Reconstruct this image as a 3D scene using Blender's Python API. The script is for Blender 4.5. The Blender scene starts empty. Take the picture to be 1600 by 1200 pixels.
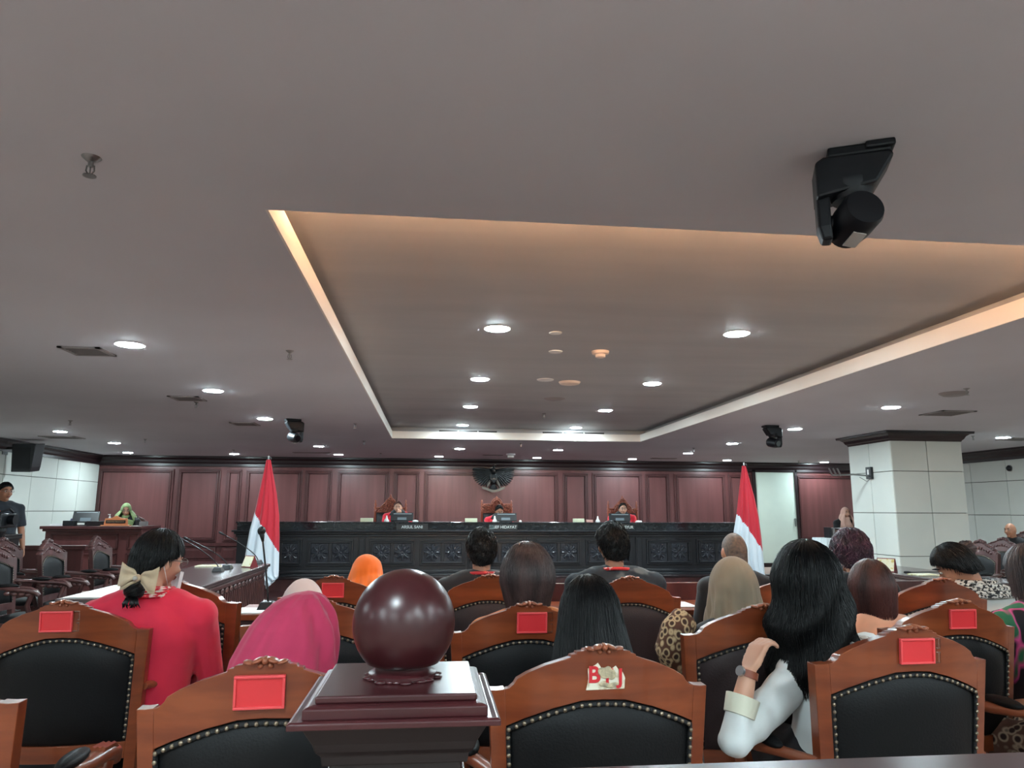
import bpy, bmesh, math, random
from mathutils import Vector, Matrix, noise
random.seed(7)
PI = math.pi
scene = bpy.context.scene
col = scene.collection
V = Vector
# ------------------------------------------------------------------ camera
CZ = 1.38
FPX = 1130.0
ya = math.atan(.1098); pt = math.atan(.1743); rl = .004
Fw = V((math.sin(ya)*math.cos(pt), math.cos(ya)*math.cos(pt), math.sin(pt)))
R0 = V((math.cos(ya), -math.sin(ya), 0)); U0 = R0.cross(Fw)
Rt = R0*math.cos(rl)+U0*math.sin(rl); Up = U0*math.cos(rl)-R0*math.sin(rl)
CAM = V((0, 0, CZ))
cd = bpy.data.cameras.new('camera'); cam = bpy.data.objects.new('camera', cd); col.objects.link(cam)
cam.matrix_world = Matrix(((Rt.x, Up.x, -Fw.x, 0), (Rt.y, Up.y, -Fw.y, 0), (Rt.z, Up.z, -Fw.z, CZ), (0, 0, 0, 1)))
cd.sensor_width = 36; cd.lens = FPX/1600*36; cd.clip_start = .05
scene.camera = cam
def ray(px, py): return Fw + Rt*((px-800)/FPX) + Up*((600-py)/FPX)
def at(px, py, Y): d = ray(px, py); return CAM + d*(Y/d.y)          # photo pixel to the point at depth Y
def onz(px, py, z): d = ray(px, py); return CAM + d*((z-CZ)/d.z)    # photo pixel to the point at height z
# ------------------------------------------------------------------ view
vs = scene.view_settings
vs.view_transform = 'Standard'; vs.look = 'None'; vs.gamma = 1; vs.use_curve_mapping = False
vs.exposure = 1.65
w = bpy.data.worlds.new('world'); scene.world = w; w.use_nodes = True
w.node_tree.nodes['Background'].inputs[0].default_value = (.05, .055, .06, 1)
w.node_tree.nodes['Background'].inputs[1].default_value = .3
# ------------------------------------------------------------------ materials
def lin(c):
    return tuple(((x/255)/12.92 if x/255 <= .04045 else ((x/255+.055)/1.055)**2.4) for x in c)
MATS = {}
def mat(name, c, rough=.5, metal=0, c2=None, scale=(5, 5, 5), detail=3, bump=0, bscale=None, kind='noise', coat=0, emit=0, alpha=1, trans=0, lo=.35, hi=.65, sheen=0, spec=None):
    if name in MATS: return MATS[name]
    m = bpy.data.materials.new(name); m.use_nodes = True; MATS[name] = m
    nt = m.node_tree; b = nt.nodes['Principled BSDF']
    L = nt.links.new
    b.inputs['Base Color'].default_value = (*lin(c), 1)
    b.inputs['Roughness'].default_value = rough; b.inputs['Metallic'].default_value = metal
    if coat: b.inputs['Coat Weight'].default_value = coat; b.inputs['Coat Roughness'].default_value = .08
    if sheen: b.inputs['Sheen Weight'].default_value = sheen
    if spec is not None: b.inputs['Specular IOR Level'].default_value = spec
    if trans: b.inputs['Transmission Weight'].default_value = trans
    if emit:
        b.inputs['Emission Color'].default_value = (*lin(c), 1); b.inputs['Emission Strength'].default_value = emit
    tc = nt.nodes.new('ShaderNodeTexCoord'); mp = nt.nodes.new('ShaderNodeMapping'); L(tc.outputs['Object'], mp.inputs[0])
    mp.inputs['Scale'].default_value = scale
    def tex(src, k, det):
        if k == 'voronoi':
            t = nt.nodes.new('ShaderNodeTexVoronoi'); t.inputs['Scale'].default_value = 1; L(src, t.inputs['Vector']); return t.outputs['Distance']
        if k == 'cells':
            t = nt.nodes.new('ShaderNodeTexVoronoi'); t.inputs['Scale'].default_value = 1; L(src, t.inputs['Vector'])
            s = nt.nodes.new('ShaderNodeSeparateColor'); L(t.outputs['Color'], s.inputs[0]); return s.outputs[0]
        t = nt.nodes.new('ShaderNodeTexNoise'); t.inputs['Scale'].default_value = 1; t.inputs['Detail'].default_value = det
        L(src, t.inputs['Vector']); return t.outputs[0]
    if c2 is not None:
        cols = c2 if isinstance(c2, list) else [c2]
        o = tex(mp.outputs[0], kind, detail)
        r = nt.nodes.new('ShaderNodeValToRGB'); L(o, r.inputs[0])
        e = r.color_ramp.elements
        e[0].position = lo; e[0].color = (*lin(c), 1); e[1].position = hi; e[1].color = (*lin(cols[-1]), 1)
        for i, cc in enumerate(cols[:-1]):
            n = e.new(lo+(hi-lo)*(i+1)/len(cols)); n.color = (*lin(cc), 1)
        if kind in ('cells',): r.color_ramp.interpolation = 'CONSTANT'
        L(r.outputs[0], b.inputs['Base Color'])
    if bump:
        mp2 = nt.nodes.new('ShaderNodeMapping'); L(tc.outputs['Object'], mp2.inputs[0]); mp2.inputs['Scale'].default_value = bscale or scale
        o = tex(mp2.outputs[0], 'noise', 4)
        bn = nt.nodes.new('ShaderNodeBump'); bn.inputs['Strength'].default_value = bump; bn.inputs['Distance'].default_value = .01
        L(o, bn.inputs['Height']); L(bn.outputs[0], b.inputs['Normal'])
    return m
# ------------------------------------------------------------------ mesh collector
class MB:
    def __init__(s): s.v = []; s.f = []; s.m = []; s.mi = 0
    def add(s, vs, fs, M=None):
        o = len(s.v)
        s.v += [tuple(M @ V(p)) if M is not None else tuple(p) for p in vs]
        s.f += [tuple(i+o for i in f) for f in fs]; s.m += [s.mi]*len(fs)
        return s
    def box(s, x0, x1, y0, y1, z0, z1, M=None):
        return s.add([(x0,y0,z0),(x1,y0,z0),(x1,y1,z0),(x0,y1,z0),(x0,y0,z1),(x1,y0,z1),(x1,y1,z1),(x0,y1,z1)],
            [(0,3,2,1),(4,5,6,7),(0,1,5,4),(1,2,6,5),(2,3,7,6),(3,0,4,7)], M)
    def frus(s, a, b, M=None):      # a, b: (x0,x1,y0,y1,z)
        return s.add([(a[0],a[2],a[4]),(a[1],a[2],a[4]),(a[1],a[3],a[4]),(a[0],a[3],a[4]),(b[0],b[2],b[4]),(b[1],b[2],b[4]),(b[1],b[3],b[4]),(b[0],b[3],b[4])],
            [(0,3,2,1),(4,5,6,7),(0,1,5,4),(1,2,6,5),(2,3,7,6),(3,0,4,7)], M)
    def lathe(s, prof, n=24, M=None):   # prof (r,z) bottom to top
        vs = []; fs = []
        for r, z in prof:
            for k in range(n): t = 2*PI*k/n; vs.append((r*math.cos(t), r*math.sin(t), z))
        for i in range(len(prof)-1):
            for k in range(n): a = i*n+k; b = i*n+(k+1)%n; fs.append((a, b, b+n, a+n))
        fs.append(tuple(reversed(range(n)))); fs.append(tuple(range((len(prof)-1)*n, len(prof)*n)))
        return s.add(vs, fs, M)
    def ell(s, c, r, M=None, nu=16, nv=10):
        vs = []; fs = []
        for i in range(1, nv):
            th = PI*i/nv
            for k in range(nu): t = 2*PI*k/nu; vs.append((c[0]+r[0]*math.sin(th)*math.cos(t), c[1]+r[1]*math.sin(th)*math.sin(t), c[2]+r[2]*math.cos(th)))
        vs.append((c[0], c[1], c[2]+r[2])); vs.append((c[0], c[1], c[2]-r[2])); N = len(vs)
        for i in range(nv-2):
            for k in range(nu): a = i*nu+k; b = i*nu+(k+1)%nu; fs.append((a, a+nu, b+nu, b))
        for k in range(nu): fs.append((N-2, k, (k+1)%nu)); fs.append((N-1, (nv-2)*nu+(k+1)%nu, (nv-2)*nu+k))
        return s.add(vs, fs, M)
    def tube(s, pts, rad, n=8, M=None, flat=1.0, up=None):
        pts = [V(p) for p in pts]
        if not isinstance(rad, (list, tuple)): rad = [rad]*len(pts)
        vs = []; fs = []; prev = None
        for i, p in enumerate(pts):
            d = (pts[min(i+1, len(pts)-1)]-pts[max(i-1, 0)])
            if d.length < 1e-9: d = V((0, 0, 1))
            d.normalize()
            if prev is None:
                a = V(up) if up is not None else (V((0, 0, 1)) if abs(d.z) < .9 else V((1, 0, 0)))
            else: a = prev
            u = (a-d*a.dot(d)); u.normalize(); prev = u
            v = d.cross(u)
            for k in range(n):
                t = 2*PI*k/n; q = p+u*(rad[i]*math.cos(t)*flat)+v*(rad[i]*math.sin(t)); vs.append(tuple(q))
        for i in range(len(pts)-1):
            for k in range(n): a = i*n+k; b = i*n+(k+1)%n; fs.append((a, b, b+n, a+n))
        fs.append(tuple(reversed(range(n)))); fs.append(tuple(range((len(pts)-1)*n, len(pts)*n)))
        return s.add(vs, fs, M)
    def strand(s, pts, rads):
        d = (pts[-1]-pts[0]); d = d.normalized() if d.length > 1e-6 else V((0, 0, 1))
        u = d.cross(V((.31, .52, .79))); u.normalize(); v = d.cross(u); o = len(s.v); n = len(pts)
        w = -.5*u+.866*v; x = -.5*u-.866*v
        for p, r in zip(pts, rads): s.v += [tuple(p+u*r), tuple(p+w*r), tuple(p+x*r)]
        for i in range(n-1):
            a = o+3*i; s.f += [(a, a+1, a+4, a+3), (a+1, a+2, a+5, a+4), (a+2, a, a+3, a+5)]; s.m += [s.mi]*3
    def rings(s, rings, M=None, cap=True):  # list of closed loops of equal length
        n = len(rings[0]); vs = [p for r in rings for p in r]; fs = []
        for i in range(len(rings)-1):
            for k in range(n): a = i*n+k; b = i*n+(k+1)%n; fs.append((a, b, b+n, a+n))
        if cap: fs.append(tuple(reversed(range(n)))); fs.append(tuple(range((len(rings)-1)*n, len(rings)*n)))
        return s.add(vs, fs, M)
    def grid(s, fn, nu, nv, closed=False, M=None):
        vs = []; fs = []
        for j in range(nv+1):
            for i in range(nu if closed else nu+1): vs.append(tuple(fn(i/nu, j/nv)))
        W = nu if closed else nu+1
        for j in range(nv):
            for i in range(nu):
                a = j*W+i; b = j*W+(i+1)%W; fs.append((a, b, b+W, a+W))
        return s.add(vs, fs, M)
    def prism(s, poly, y0, y1, M=None):    # poly of (x,z), counter-clockwise seen from -y
        n = len(poly)
        vs = [(x, y0, z) for x, z in poly]+[(x, y1, z) for x, z in poly]
        fs = [tuple(range(n)), tuple(reversed(range(n, 2*n)))]+[((i+1)%n, i, i+n, (i+1)%n+n) for i in range(n)]
        return s.add(vs, fs, M)
    def mesh(s, name):
        me = bpy.data.meshes.new(name); me.from_pydata(s.v, [], s.f); me.update()
        if any(s.m): me.polygons.foreach_set('material_index', s.m)
        return me
    def build(s, name, m, parent=None, smooth=False, bevel=0, origin=None, recalc=True):
        if origin is not None:
            o = V(origin); s.v = [tuple(V(p)-o) for p in s.v]
        me = s.mesh(name)
        if recalc:
            bm = bmesh.new(); bm.from_mesh(me); bmesh.ops.recalc_face_normals(bm, faces=bm.faces); bm.to_mesh(me); bm.free()
        ms = m if isinstance(m, list) else [m]
        for x in ms: me.materials.append(x)
        if smooth: me.shade_smooth() if smooth is True else smooth_angle(me, smooth)
        ob = bpy.data.objects.new(name, me); col.objects.link(ob)
        if parent is not None: ob.parent = parent
        if origin is not None: ob.location = origin
        if bevel:
            bv = ob.modifiers.new('bevel', 'BEVEL'); bv.width = bevel; bv.segments = 2; bv.limit_method = 'ANGLE'; bv.angle_limit = .6
        return ob
def smooth_angle(me, deg):
    me.shade_smooth()
    bm = bmesh.new(); bm.from_mesh(me)
    for e in bm.edges:
        if len(e.link_faces) == 2 and e.calc_face_angle(0) > math.radians(deg): e.smooth = False
    bm.to_mesh(me); bm.free()
TS = bpy.data.scenes.new('workbench')
def ts_dg():
    with bpy.context.temp_override(scene=TS, view_layer=TS.view_layers[0]):
        dg = bpy.context.evaluated_depsgraph_get(); dg.update(); return dg
def remesh(mb, voxel, it=4):
    me = mb.mesh('tmp'); ob = bpy.data.objects.new('tmp', me); TS.collection.objects.link(ob)
    bm = bmesh.new(); bm.from_mesh(me); bmesh.ops.recalc_face_normals(bm, faces=bm.faces); bm.to_mesh(me); bm.free()
    r = ob.modifiers.new('r', 'REMESH'); r.mode = 'VOXEL'; r.voxel_size = voxel
    if it: sm = ob.modifiers.new('s', 'SMOOTH'); sm.factor = .5; sm.iterations = it
    dg = ts_dg()
    me2 = bpy.data.meshes.new_from_object(ob.evaluated_get(dg))
    bpy.data.objects.remove(ob); bpy.data.meshes.remove(me)
    me2.shade_smooth(); return me2
def mobj(name, me, m, parent=None, loc=None):
    me.name = name; me.materials.clear()
    for x in (m if isinstance(m, list) else [m]): me.materials.append(x)
    o = bpy.data.objects.new(name, me); col.objects.link(o)
    if parent is not None: o.parent = parent
    if loc is not None: o.location = loc
    return o
def tag(o, label=None, cat=None, group=None, kind=None):
    if label: o['label'] = label
    if cat: o['category'] = cat
    if group: o['group'] = group
    if kind: o['kind'] = kind
    return o
def thing(name, loc, label, cat, rz=0, group=None):
    o = bpy.data.objects.new(name, None); col.objects.link(o); o.location = loc; o.rotation_euler = (0, 0, rz)
    o.empty_display_size = .1
    return tag(o, label, cat, group)
def copy_tree(o, parent=None):
    c = o.copy(); col.objects.link(c)
    if parent is not None: c.parent = parent
    for ch in o.children: copy_tree(ch, c)
    return c
def text_mb(body, size, M, mb, depth=.001, bold=0.0):
    cu = bpy.data.curves.new('t', 'FONT'); cu.body = body; cu.size = size; cu.extrude = depth; cu.align_x = 'CENTER'; cu.align_y = 'CENTER'; cu.offset = bold
    ob = bpy.data.objects.new('t', cu); TS.collection.objects.link(ob)
    dg = ts_dg()
    me = bpy.data.meshes.new_from_object(ob.evaluated_get(dg))
    mb.add([tuple(v.co) for v in me.vertices], [tuple(p.vertices) for p in me.polygons], M)
    bpy.data.objects.remove(ob); bpy.data.curves.remove(cu); bpy.data.meshes.remove(me)
def T(x, y, z): return Matrix.Translation((x, y, z))
def RX(a): return Matrix.Rotation(a, 4, 'X')
def RY(a): return Matrix.Rotation(a, 4, 'Y')
def RZ(a): return Matrix.Rotation(a, 4, 'Z')
FRONT = RX(PI/2)      # text plane to face -Y, upright
# ------------------------------------------------------------------ palette
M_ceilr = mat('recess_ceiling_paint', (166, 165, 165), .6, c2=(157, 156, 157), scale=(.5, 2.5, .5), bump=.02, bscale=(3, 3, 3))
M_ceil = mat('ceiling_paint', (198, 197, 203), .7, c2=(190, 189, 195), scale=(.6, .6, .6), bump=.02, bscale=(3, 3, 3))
M_fascia = mat('fascia_paint', (225, 218, 210), .6)
M_wall = mat('mahogany_panelling', (104, 62, 61), .34, c2=(88, 50, 50), scale=(7, 7, .5), detail=6)
M_wallf = mat('mahogany_moulding', (80, 44, 44), .3, c2=(66, 36, 36), scale=(9, 9, .6), detail=6)
M_crown = mat('dark_crown_wood', (38, 22, 26), .35, c2=(30, 17, 20), scale=(1, 8, 8))
M_white = mat('white_wall_panel', (208, 211, 204), .55, c2=(200, 204, 197), scale=(1, 1, 1))
M_groove = mat('panel_joint', (95, 92, 86), .8)
M_carpet = mat('brown_carpet', (176, 152, 140), .95, c2=(160, 136, 126), scale=(60, 60, 60), bump=.5, bscale=(200, 200, 200))
M_orange = mat('teak_lacquer', (136, 68, 37), .28, c2=(112, 51, 28), scale=(14, 14, 3), detail=6, coat=.3)
M_orangex = mat('teak_lacquer_horizontal', (136, 68, 37), .28, c2=(112, 51, 28), scale=(3, 14, 22), detail=6, coat=.3)
M_crestw = mat('carved_teak', (142, 78, 52), .32, coat=.3)
M_blackl = mat('black_leather', (13, 14, 16), .55, spec=.25, bump=.12, bscale=(160, 160, 160))
M_brownl = mat('dark_brown_leather', (50, 39, 40), .55, spec=.3, bump=.12, bscale=(160, 160, 160))
M_gimp = mat('black_braid', (20, 20, 22), .7, bump=.4, bscale=(300, 300, 300))
M_nail = mat('antique_nail', (150, 138, 120), .3, .9)
M_dark = mat('carved_dark_wood', (88, 56, 54), .3, c2=(66, 40, 40), scale=(9, 9, 9), coat=.3)
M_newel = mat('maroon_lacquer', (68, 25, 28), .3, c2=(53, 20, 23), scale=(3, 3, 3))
M_newelx = mat('dark_or_shaded_lacquer', (22, 14, 16), .45)  # on the post this colour also carries painted shade below the cap
M_bench = mat('ebonised_wood', (24, 26, 31), .36, c2=(19, 21, 26), scale=(3, 8, 8))
M_granite = mat('black_granite', (22, 25, 29), .15, c2=(46, 50, 52), scale=(14, 14, 30), detail=8, lo=.5, hi=.75)
M_red = mat('red_plastic_card', (220, 54, 60), .35)
M_redrim = mat('red_plastic_rim', (232, 78, 82), .3)
M_black = mat('black_plastic', (20, 22, 26), .4)
M_matte = mat('matte_black_metal', (16, 19, 25), .45, .3)
M_metal = mat('brushed_metal', (150, 150, 150), .3, .9)
M_whitep = mat('white_plastic', (225, 225, 222), .4)
M_paper = mat('white_paper', (235, 235, 235), .7)
M_lamp = mat('lamp_diffuser', (226, 248, 255), .4, emit=170)
M_lampw = mat('warm_cove_strip', (255, 200, 150), .4, emit=125)
M_screen = mat('monitor_screen', (110, 135, 150), .3, emit=.5)
M_skin = mat('skin_tan', (186, 132, 104), .5, c2=(176, 122, 96), scale=(8, 8, 8))
M_skin2 = mat('skin_fair', (208, 158, 132), .5, c2=(198, 146, 122), scale=(8, 8, 8))
M_hair = mat('black_hair', (8, 9, 11), .42, spec=.32)
M_hairbr = mat('brown_hair', (84, 66, 64), .42, c2=(50, 39, 40), scale=(20, 20, 3))
M_hairrd = mat('reddish_brown_hair', (98, 56, 50), .42, c2=(52, 30, 30), scale=(20, 20, 3))
M_hairpu = mat('purple_tinted_hair', (78, 44, 66), .42, c2=(40, 26, 38), scale=(20, 20, 20))
M_stub = mat('shaved_scalp_stubble', (112, 92, 80), .6, c2=(84, 72, 66), scale=(60, 60, 60))
M_flagr = mat('red_flag_cloth', (184, 26, 46), .75, sheen=.2)
M_flagw = mat('white_flag_cloth', (206, 216, 224), .75, sheen=.2)
# ================================================================== ROOM
H = 2.60; XL = -7.7; XR = 11.2; YB = 17.85; YN = -3.0
def struct(o): o['kind'] = 'structure'; return o
b = MB(); b.box(XL-.2, XR+.2, YN-.2, YB+.2, -.1, 0); struct(b.build('floor', M_carpet))
# ceiling with the rectangular recess
rx0, rx1, ry0, ry1 = -.71, 3.73, 2.92, 12.68
b = MB()
b.box(XL, rx0, YN, YB, H, H+.12); b.box(rx1, XR, YN, YB, H, H+.12)
b.box(rx0, rx1, YN, ry0, H, H+.12); b.box(rx0, rx1, ry1, YB, H, H+.12)
ceil = struct(b.build('ceiling', M_ceil, recalc=False))
o_ = .13; z1 = H+.21
b = MB()
b.box(rx0-o_-.05, rx1+o_+.05, ry0-o_-.05, ry1+o_+.05, z1, z1+.08)
for q in ((rx0-o_-.05, rx0-o_, ry0-o_, ry1+o_), (rx1+o_, rx1+o_+.05, ry0-o_, ry1+o_), (rx0-o_, rx1+o_, ry0-o_-.05, ry0-o_), (rx0-o_, rx1+o_, ry1+o_, ry1+o_+.05)):
    b.box(*q, H+.12, z1)
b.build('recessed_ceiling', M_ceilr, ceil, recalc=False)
b = MB(); t_ = .012
for q in ((rx0-.02, rx0+t_, ry0, ry1), (rx1-t_, rx1+.02, ry0, ry1), (rx0, rx1, ry1-t_, ry1+.02)):
    b.box(*q, H+.0006, H+.125)
b.build('recess_fascia', M_fascia, ceil)
b = MB()
for x0_, x1_ in ((.1, 1.15), (1.95, 3.1)):
    for k in range(3):
        d = (x1_-x0_)/3; b.box(x0_+k*d+.012, x0_+(k+1)*d-.012, ry1+o_-.012, ry1+o_+.01, H+.135, H+.165)
b.build('air_slot', M_black, ceil)
# warm cove strip lying on the ledge behind the near lip of the recess
b = MB(); b.box(rx0-.05, rx1+.05, ry0-.10, ry0-.07, H+.12, H+.14)
tag(b.build('cove_light_strip', M_lampw), 'warm orange strip light hidden on the near ledge of the ceiling recess', 'light')
# walls
def wx(px, z=1.9): return onwall(px).x
def onwall(px, py=790): return at(px, py, YB)
wb = MB(); wb.box(XL-.2, XR+.2, YB+.02, YB+.2, 0, H+.2); wall_back = struct(wb.build('wall_back', M_wall, recalc=False))
panels = [(150,268),(275,342),(351,375),(382,470),(475,517),(526,607),(614,655),(662,872),(880,919),(926,1004),(1009,1047),(1055,1135),(1140,1174),(1246,1420),(1430,1560)]
pz0, pz1 = .62, 2.30
for (a, c) in panels:
    x0, x1 = wx(a), wx(c)
    m = MB(); m.box(x0+.1, x1-.1, YB-.005, YB+.03, pz0+.1, pz1-.1)
    pn = m.build('wall_panel', M_wall, wall_back)
    m = MB()
    for k, (ins, w_, d) in enumerate(((0, .045, .035), (.045, .035, .055), (.08, .03, .02))):
        X0, X1, Z0, Z1 = x0+ins, x1-ins, pz0+ins, pz1-ins; y = YB+.02-d
        m.box(X0, X1, y, YB+.021, Z1-w_, Z1); m.box(X0, X1, y, YB+.021, Z0, Z0+w_)
        m.box(X0, X0+w_, y, YB+.021, Z0+w_, Z1-w_); m.box(X1-w_, X1, y, YB+.021, Z0+w_, Z1-w_)
    m.build('panel_moulding', M_wallf, pn, bevel=.008)
    m = MB(); m.box(x0, x1, YB-.03, YB+.02, .2, .5); m.box(x0+.05, x1-.05, YB-.045, YB, .25, .45); m.build('dado_panel', M_wallf, wall_back, bevel=.01)
m = MB(); m.box(XL, wx(1176), YB-.05, YB+.02, .53, .6); m.box(XL, wx(1176), YB-.07, YB+.02, 0, .16); m.build('dado_rail', M_wallf, wall_back)
# white walls made of square panels
def white_wall(name, x, side):
    m = MB(); m.box(min(x, x+side*.2), max(x, x+side*.2), YN-.2, YB+.2, 0, H+.2); wl = struct(m.build(name, M_groove, recalc=False))
    m = MB(); zs = [.35, .62, 1.32, 1.98, 2.6]; n = 22; dy = (YB-YN)/n
    for i in range(n):
        for j in range(4):
            a, c = sorted((x, x-side*.018)); m.box(a, c, YN+i*dy+.006, YN+(i+1)*dy-.006, zs[j]+.006, zs[j+1]-.006)
    m.build('wall_tiles', M_white, wl, bevel=.003); return wl
wl = white_wall('wall_left', XL, -1); wr = white_wall('wall_right', XR, 1)
m = MB(); m.box(XL-.2, XR+.2, YN-.2, YN, 0, H+.2); struct(m.build('wall_near', M_white, recalc=False))
# dado on left wall
for nm, x, s in (('baseboard_left', XL, 1), ('baseboard_right', XR, -1)):
    m = MB(); a, c = sorted((x, x+s*.04)); m.box(a, c, YN, YB, 0, .36); a, c = sorted((x, x+s*.07)); m.box(a, c, YN, YB, .33, .38); m.box(a, c, YN, YB, 0, .12)
    struct(m.build(nm, M_wallf))
# crown mouldings
prof = [(0, -.27), (.05, -.27), (.05, -.2), (.09, -.16), (.1, -.1), (.16, -.05), (.2, -.05), (.2, 0), (0, 0)]
def crown(name, p0, p1, nrm, k=1.0):
    m = MB(); p0 = V(p0); p1 = V(p1); n = V(nrm)
    r = [[tuple(p+n*(d*k)+V((0, 0, H+z*k))) for d, z in prof] for p in (p0, p1)]
    m.rings(r); return struct(m.build(name, M_crown))
crown('trim_1', (XL, YB, 0), (XR, YB, 0), (0, -1, 0), .85)
crown('trim_2', (XL, YN, 0), (XL, YB, 0), (1, 0, 0), .8)
crown('trim_3', (XR, YN, 0), (XR, YB, 0), (-1, 0, 0), .8)
# tall pale door leaf with its dark frame
dx0, dx1 = wx(1181), wx(1242)
m = MB(); m.box(dx0, dx1, YB-.05, YB, .1, 2.36); d1 = struct(m.build('door_1', mat('pale_green_white_door', (214, 228, 216), .5, c2=(208, 222, 211), scale=(2, 2, 2))))
m = MB()
m.box(dx0-.07, dx0, YB-.08, YB+.01, .05, 2.42); m.box(dx1, dx1+.07, YB-.08, YB+.01, .05, 2.42); m.box(dx0-.07, dx1+.07, YB-.08, YB+.01, 2.36, 2.42); m.box(dx0-.07, dx1+.07, YB-.08, YB+.01, 0, .1)
m.build('door_frame', M_crown, d1, bevel=.006)
m = MB(); m.box(dx1-.06, dx1-.035, YB-.09, YB-.05, 1.0, 1.2); m.build('door_handle', M_metal, d1)
# pillar
px0, px1, py0, py1 = 6.98, 8.14, 10.38, 11.5
m = MB(); m.box(px0+.01, px1-.01, py0+.01, py1-.01, 0, H); pil = struct(m.build('wall_pillar', M_groove, recalc=False))
m = MB(); g = .005; zs = [.36, .72, 1.36, 1.99, 2.6]
for j in range(4):
    z0, z1_ = zs[j]+g, zs[j+1]-g; xm = (px0+px1)/2; ym = (py0+py1)/2
    for a, c in ((px0, xm-g), (xm+g, px1)): m.box(a, c, py0-.008, py0+.015, z0, z1_); m.box(a, c, py1-.015, py1+.008, z0, z1_)
    for a, c in ((py0, ym-g), (ym+g, py1)): m.box(px0-.008, px0+.015, a, c, z0, z1_); m.box(px1-.015, px1+.008, a, c, z0, z1_)
m.build('pillar_tiles', M_white, pil, bevel=.003)
m = MB(); m.box(px0-.05, px1+.05, py0-.05, py1+.05, 0, .32); m.box(px0-.07, px1+.07, py0-.07, py1+.07, .32, .36); m.build('pillar_base', M_crown, pil, bevel=.008)
m = MB(); st = [(.01, -.15), (.02, -.13), (.04, -.11), (.06, -.07), (.1, -.04), (.14, -.035), (.145, 0)]
m.rings([[(px0-d, py0-d, H+z), (px1+d, py0-d, H+z), (px1+d, py1+d, H+z), (px0-d, py1+d, H+z)] for d, z in st]); m.build('pillar_crown', M_crown, pil)
# dais
m = MB(); bx0, bx1 = at(369, 860, 13.3).x, at(1160, 860, 13.3).x
m.box(bx0-.6, bx1+.5, 13.05, YB, 0, .2); dais = struct(m.build('floor_dais', M_wallf, recalc=False))
m = MB(); m.box(bx0-.62, bx1+.52, 13.02, 13.2, .2, .235); m.build('dais_nosing', M_crown, dais, bevel=.008)
m = MB(); m.box(XL, bx0-.65, 14.2, YB, 0, .2); struct(m.build('floor_dais', M_wallf, recalc=False))
m = MB(); m.box(bx0-.6, bx1+.5, 9.2, 13.05, -.02, .012); struct(m.build('floor_platform', M_wallf, recalc=False))
# ================================================================== CEILING FITTINGS
dl = [((777,513),1,'near-left'),((750,592),1,''),((735,635),1,''),((723,664),1,''),((1151,521),1,''),((1019,599),1,''),((946,641),1,''),((900,668),1,''),
 ((203,538),0),((333,610),0),((414,654),0),((498,697),0),((529,710),0),((94,674),0),((179,692),0),((200,707),0),((366,709),0),((718,701),0),((686,713),0),((872,703),0),((839,715),0),
 ((988,717),0),((1136,719),0),((1144,693),0),((1075,708),0),((1242,670),0),((1392,636),0),((1288,722),0)]
lab = ['nearest light of the left row inside the recess','second light of the left row inside the recess','third light of the left row inside the recess','farthest light of the left row inside the recess',
 'nearest light of the right row inside the recess','second light of the right row inside the recess','third light of the right row inside the recess','farthest light of the right row inside the recess',
 'large light at far left beside the nearest square air vent','light beside the second square air vent on the left','light just left of the small ceiling camera by the left flag','light just right of the small ceiling camera by the left flag','light above the panelling right of the left flag',
 'light above the hanging loudspeaker at the left wall','light right of the loudspeaker over the clerk desk','light closest to the left corner over the clerk desk','light just left of the left flag top','light beyond the recess, left of the emblem, nearer of two','light against the wall left of the emblem',
 'light beyond the recess, right of the emblem, nearer of two','light against the wall right of the emblem','light above the rightmost judge chair at the wall','light just left of the right flag top','light in the row left of the small right ceiling camera','light between the right flag and rightmost judge, second from wall','light right of the small ceiling camera by the right flag','light in front of the white pillar','light over the panelling next to the white pillar']
m = MB(); m.lathe([(.082, -.010), (.088, 0), (.07, 0)], 32)
ring = m
proto = thing('ceiling_light', (0, 0, 0), 'x', 'light', group='round recessed ceiling lights')
r_ = MB(); r_.lathe([(.09, -.001), (.105, -.006), (.108, 0)], 32); r_.build('trim_ring', M_whitep, proto, smooth=40)
d_ = MB(); d_.lathe([(.089, -.009), (.091, -.002)], 32); d_.build('diffuser', M_lamp, proto)
first = True
for i, q in enumerate(dl):
    zc = H+.21 if q[1] else H
    p = onz(q[0][0], q[0][1], zc)
    if p.y > YB-.35: p.y = YB-.35
    o = proto if first else copy_tree(proto); first = False
    o.location = (p.x, p.y, zc-.001); o['label'] = 'round white ceiling downlight, '+lab[i]
for k, (x, y) in enumerate(((-4.6, 2.4), (-2.6, -.8), (-5.8, 0), (5.4, 1.6), (1.5, -1.0), (5.4, -1.2), (8.4, 3.5), (9.6, 7.6), (9.4, 11), (9.4, -1), (-4, -2.2), (-1.6, -2.3), (.8, -2.3), (3.2, -2.3), (-.6, .1), (3, .2), (7.4, -2))):  # unseen lamps, added to brighten the ceiling and the room
    o = copy_tree(proto); o.location = (x, y, H-.001); o['label'] = 'round white ceiling downlight outside the view, added to brighten the room'; o['group'] = 'added downlights beyond the frame'
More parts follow.
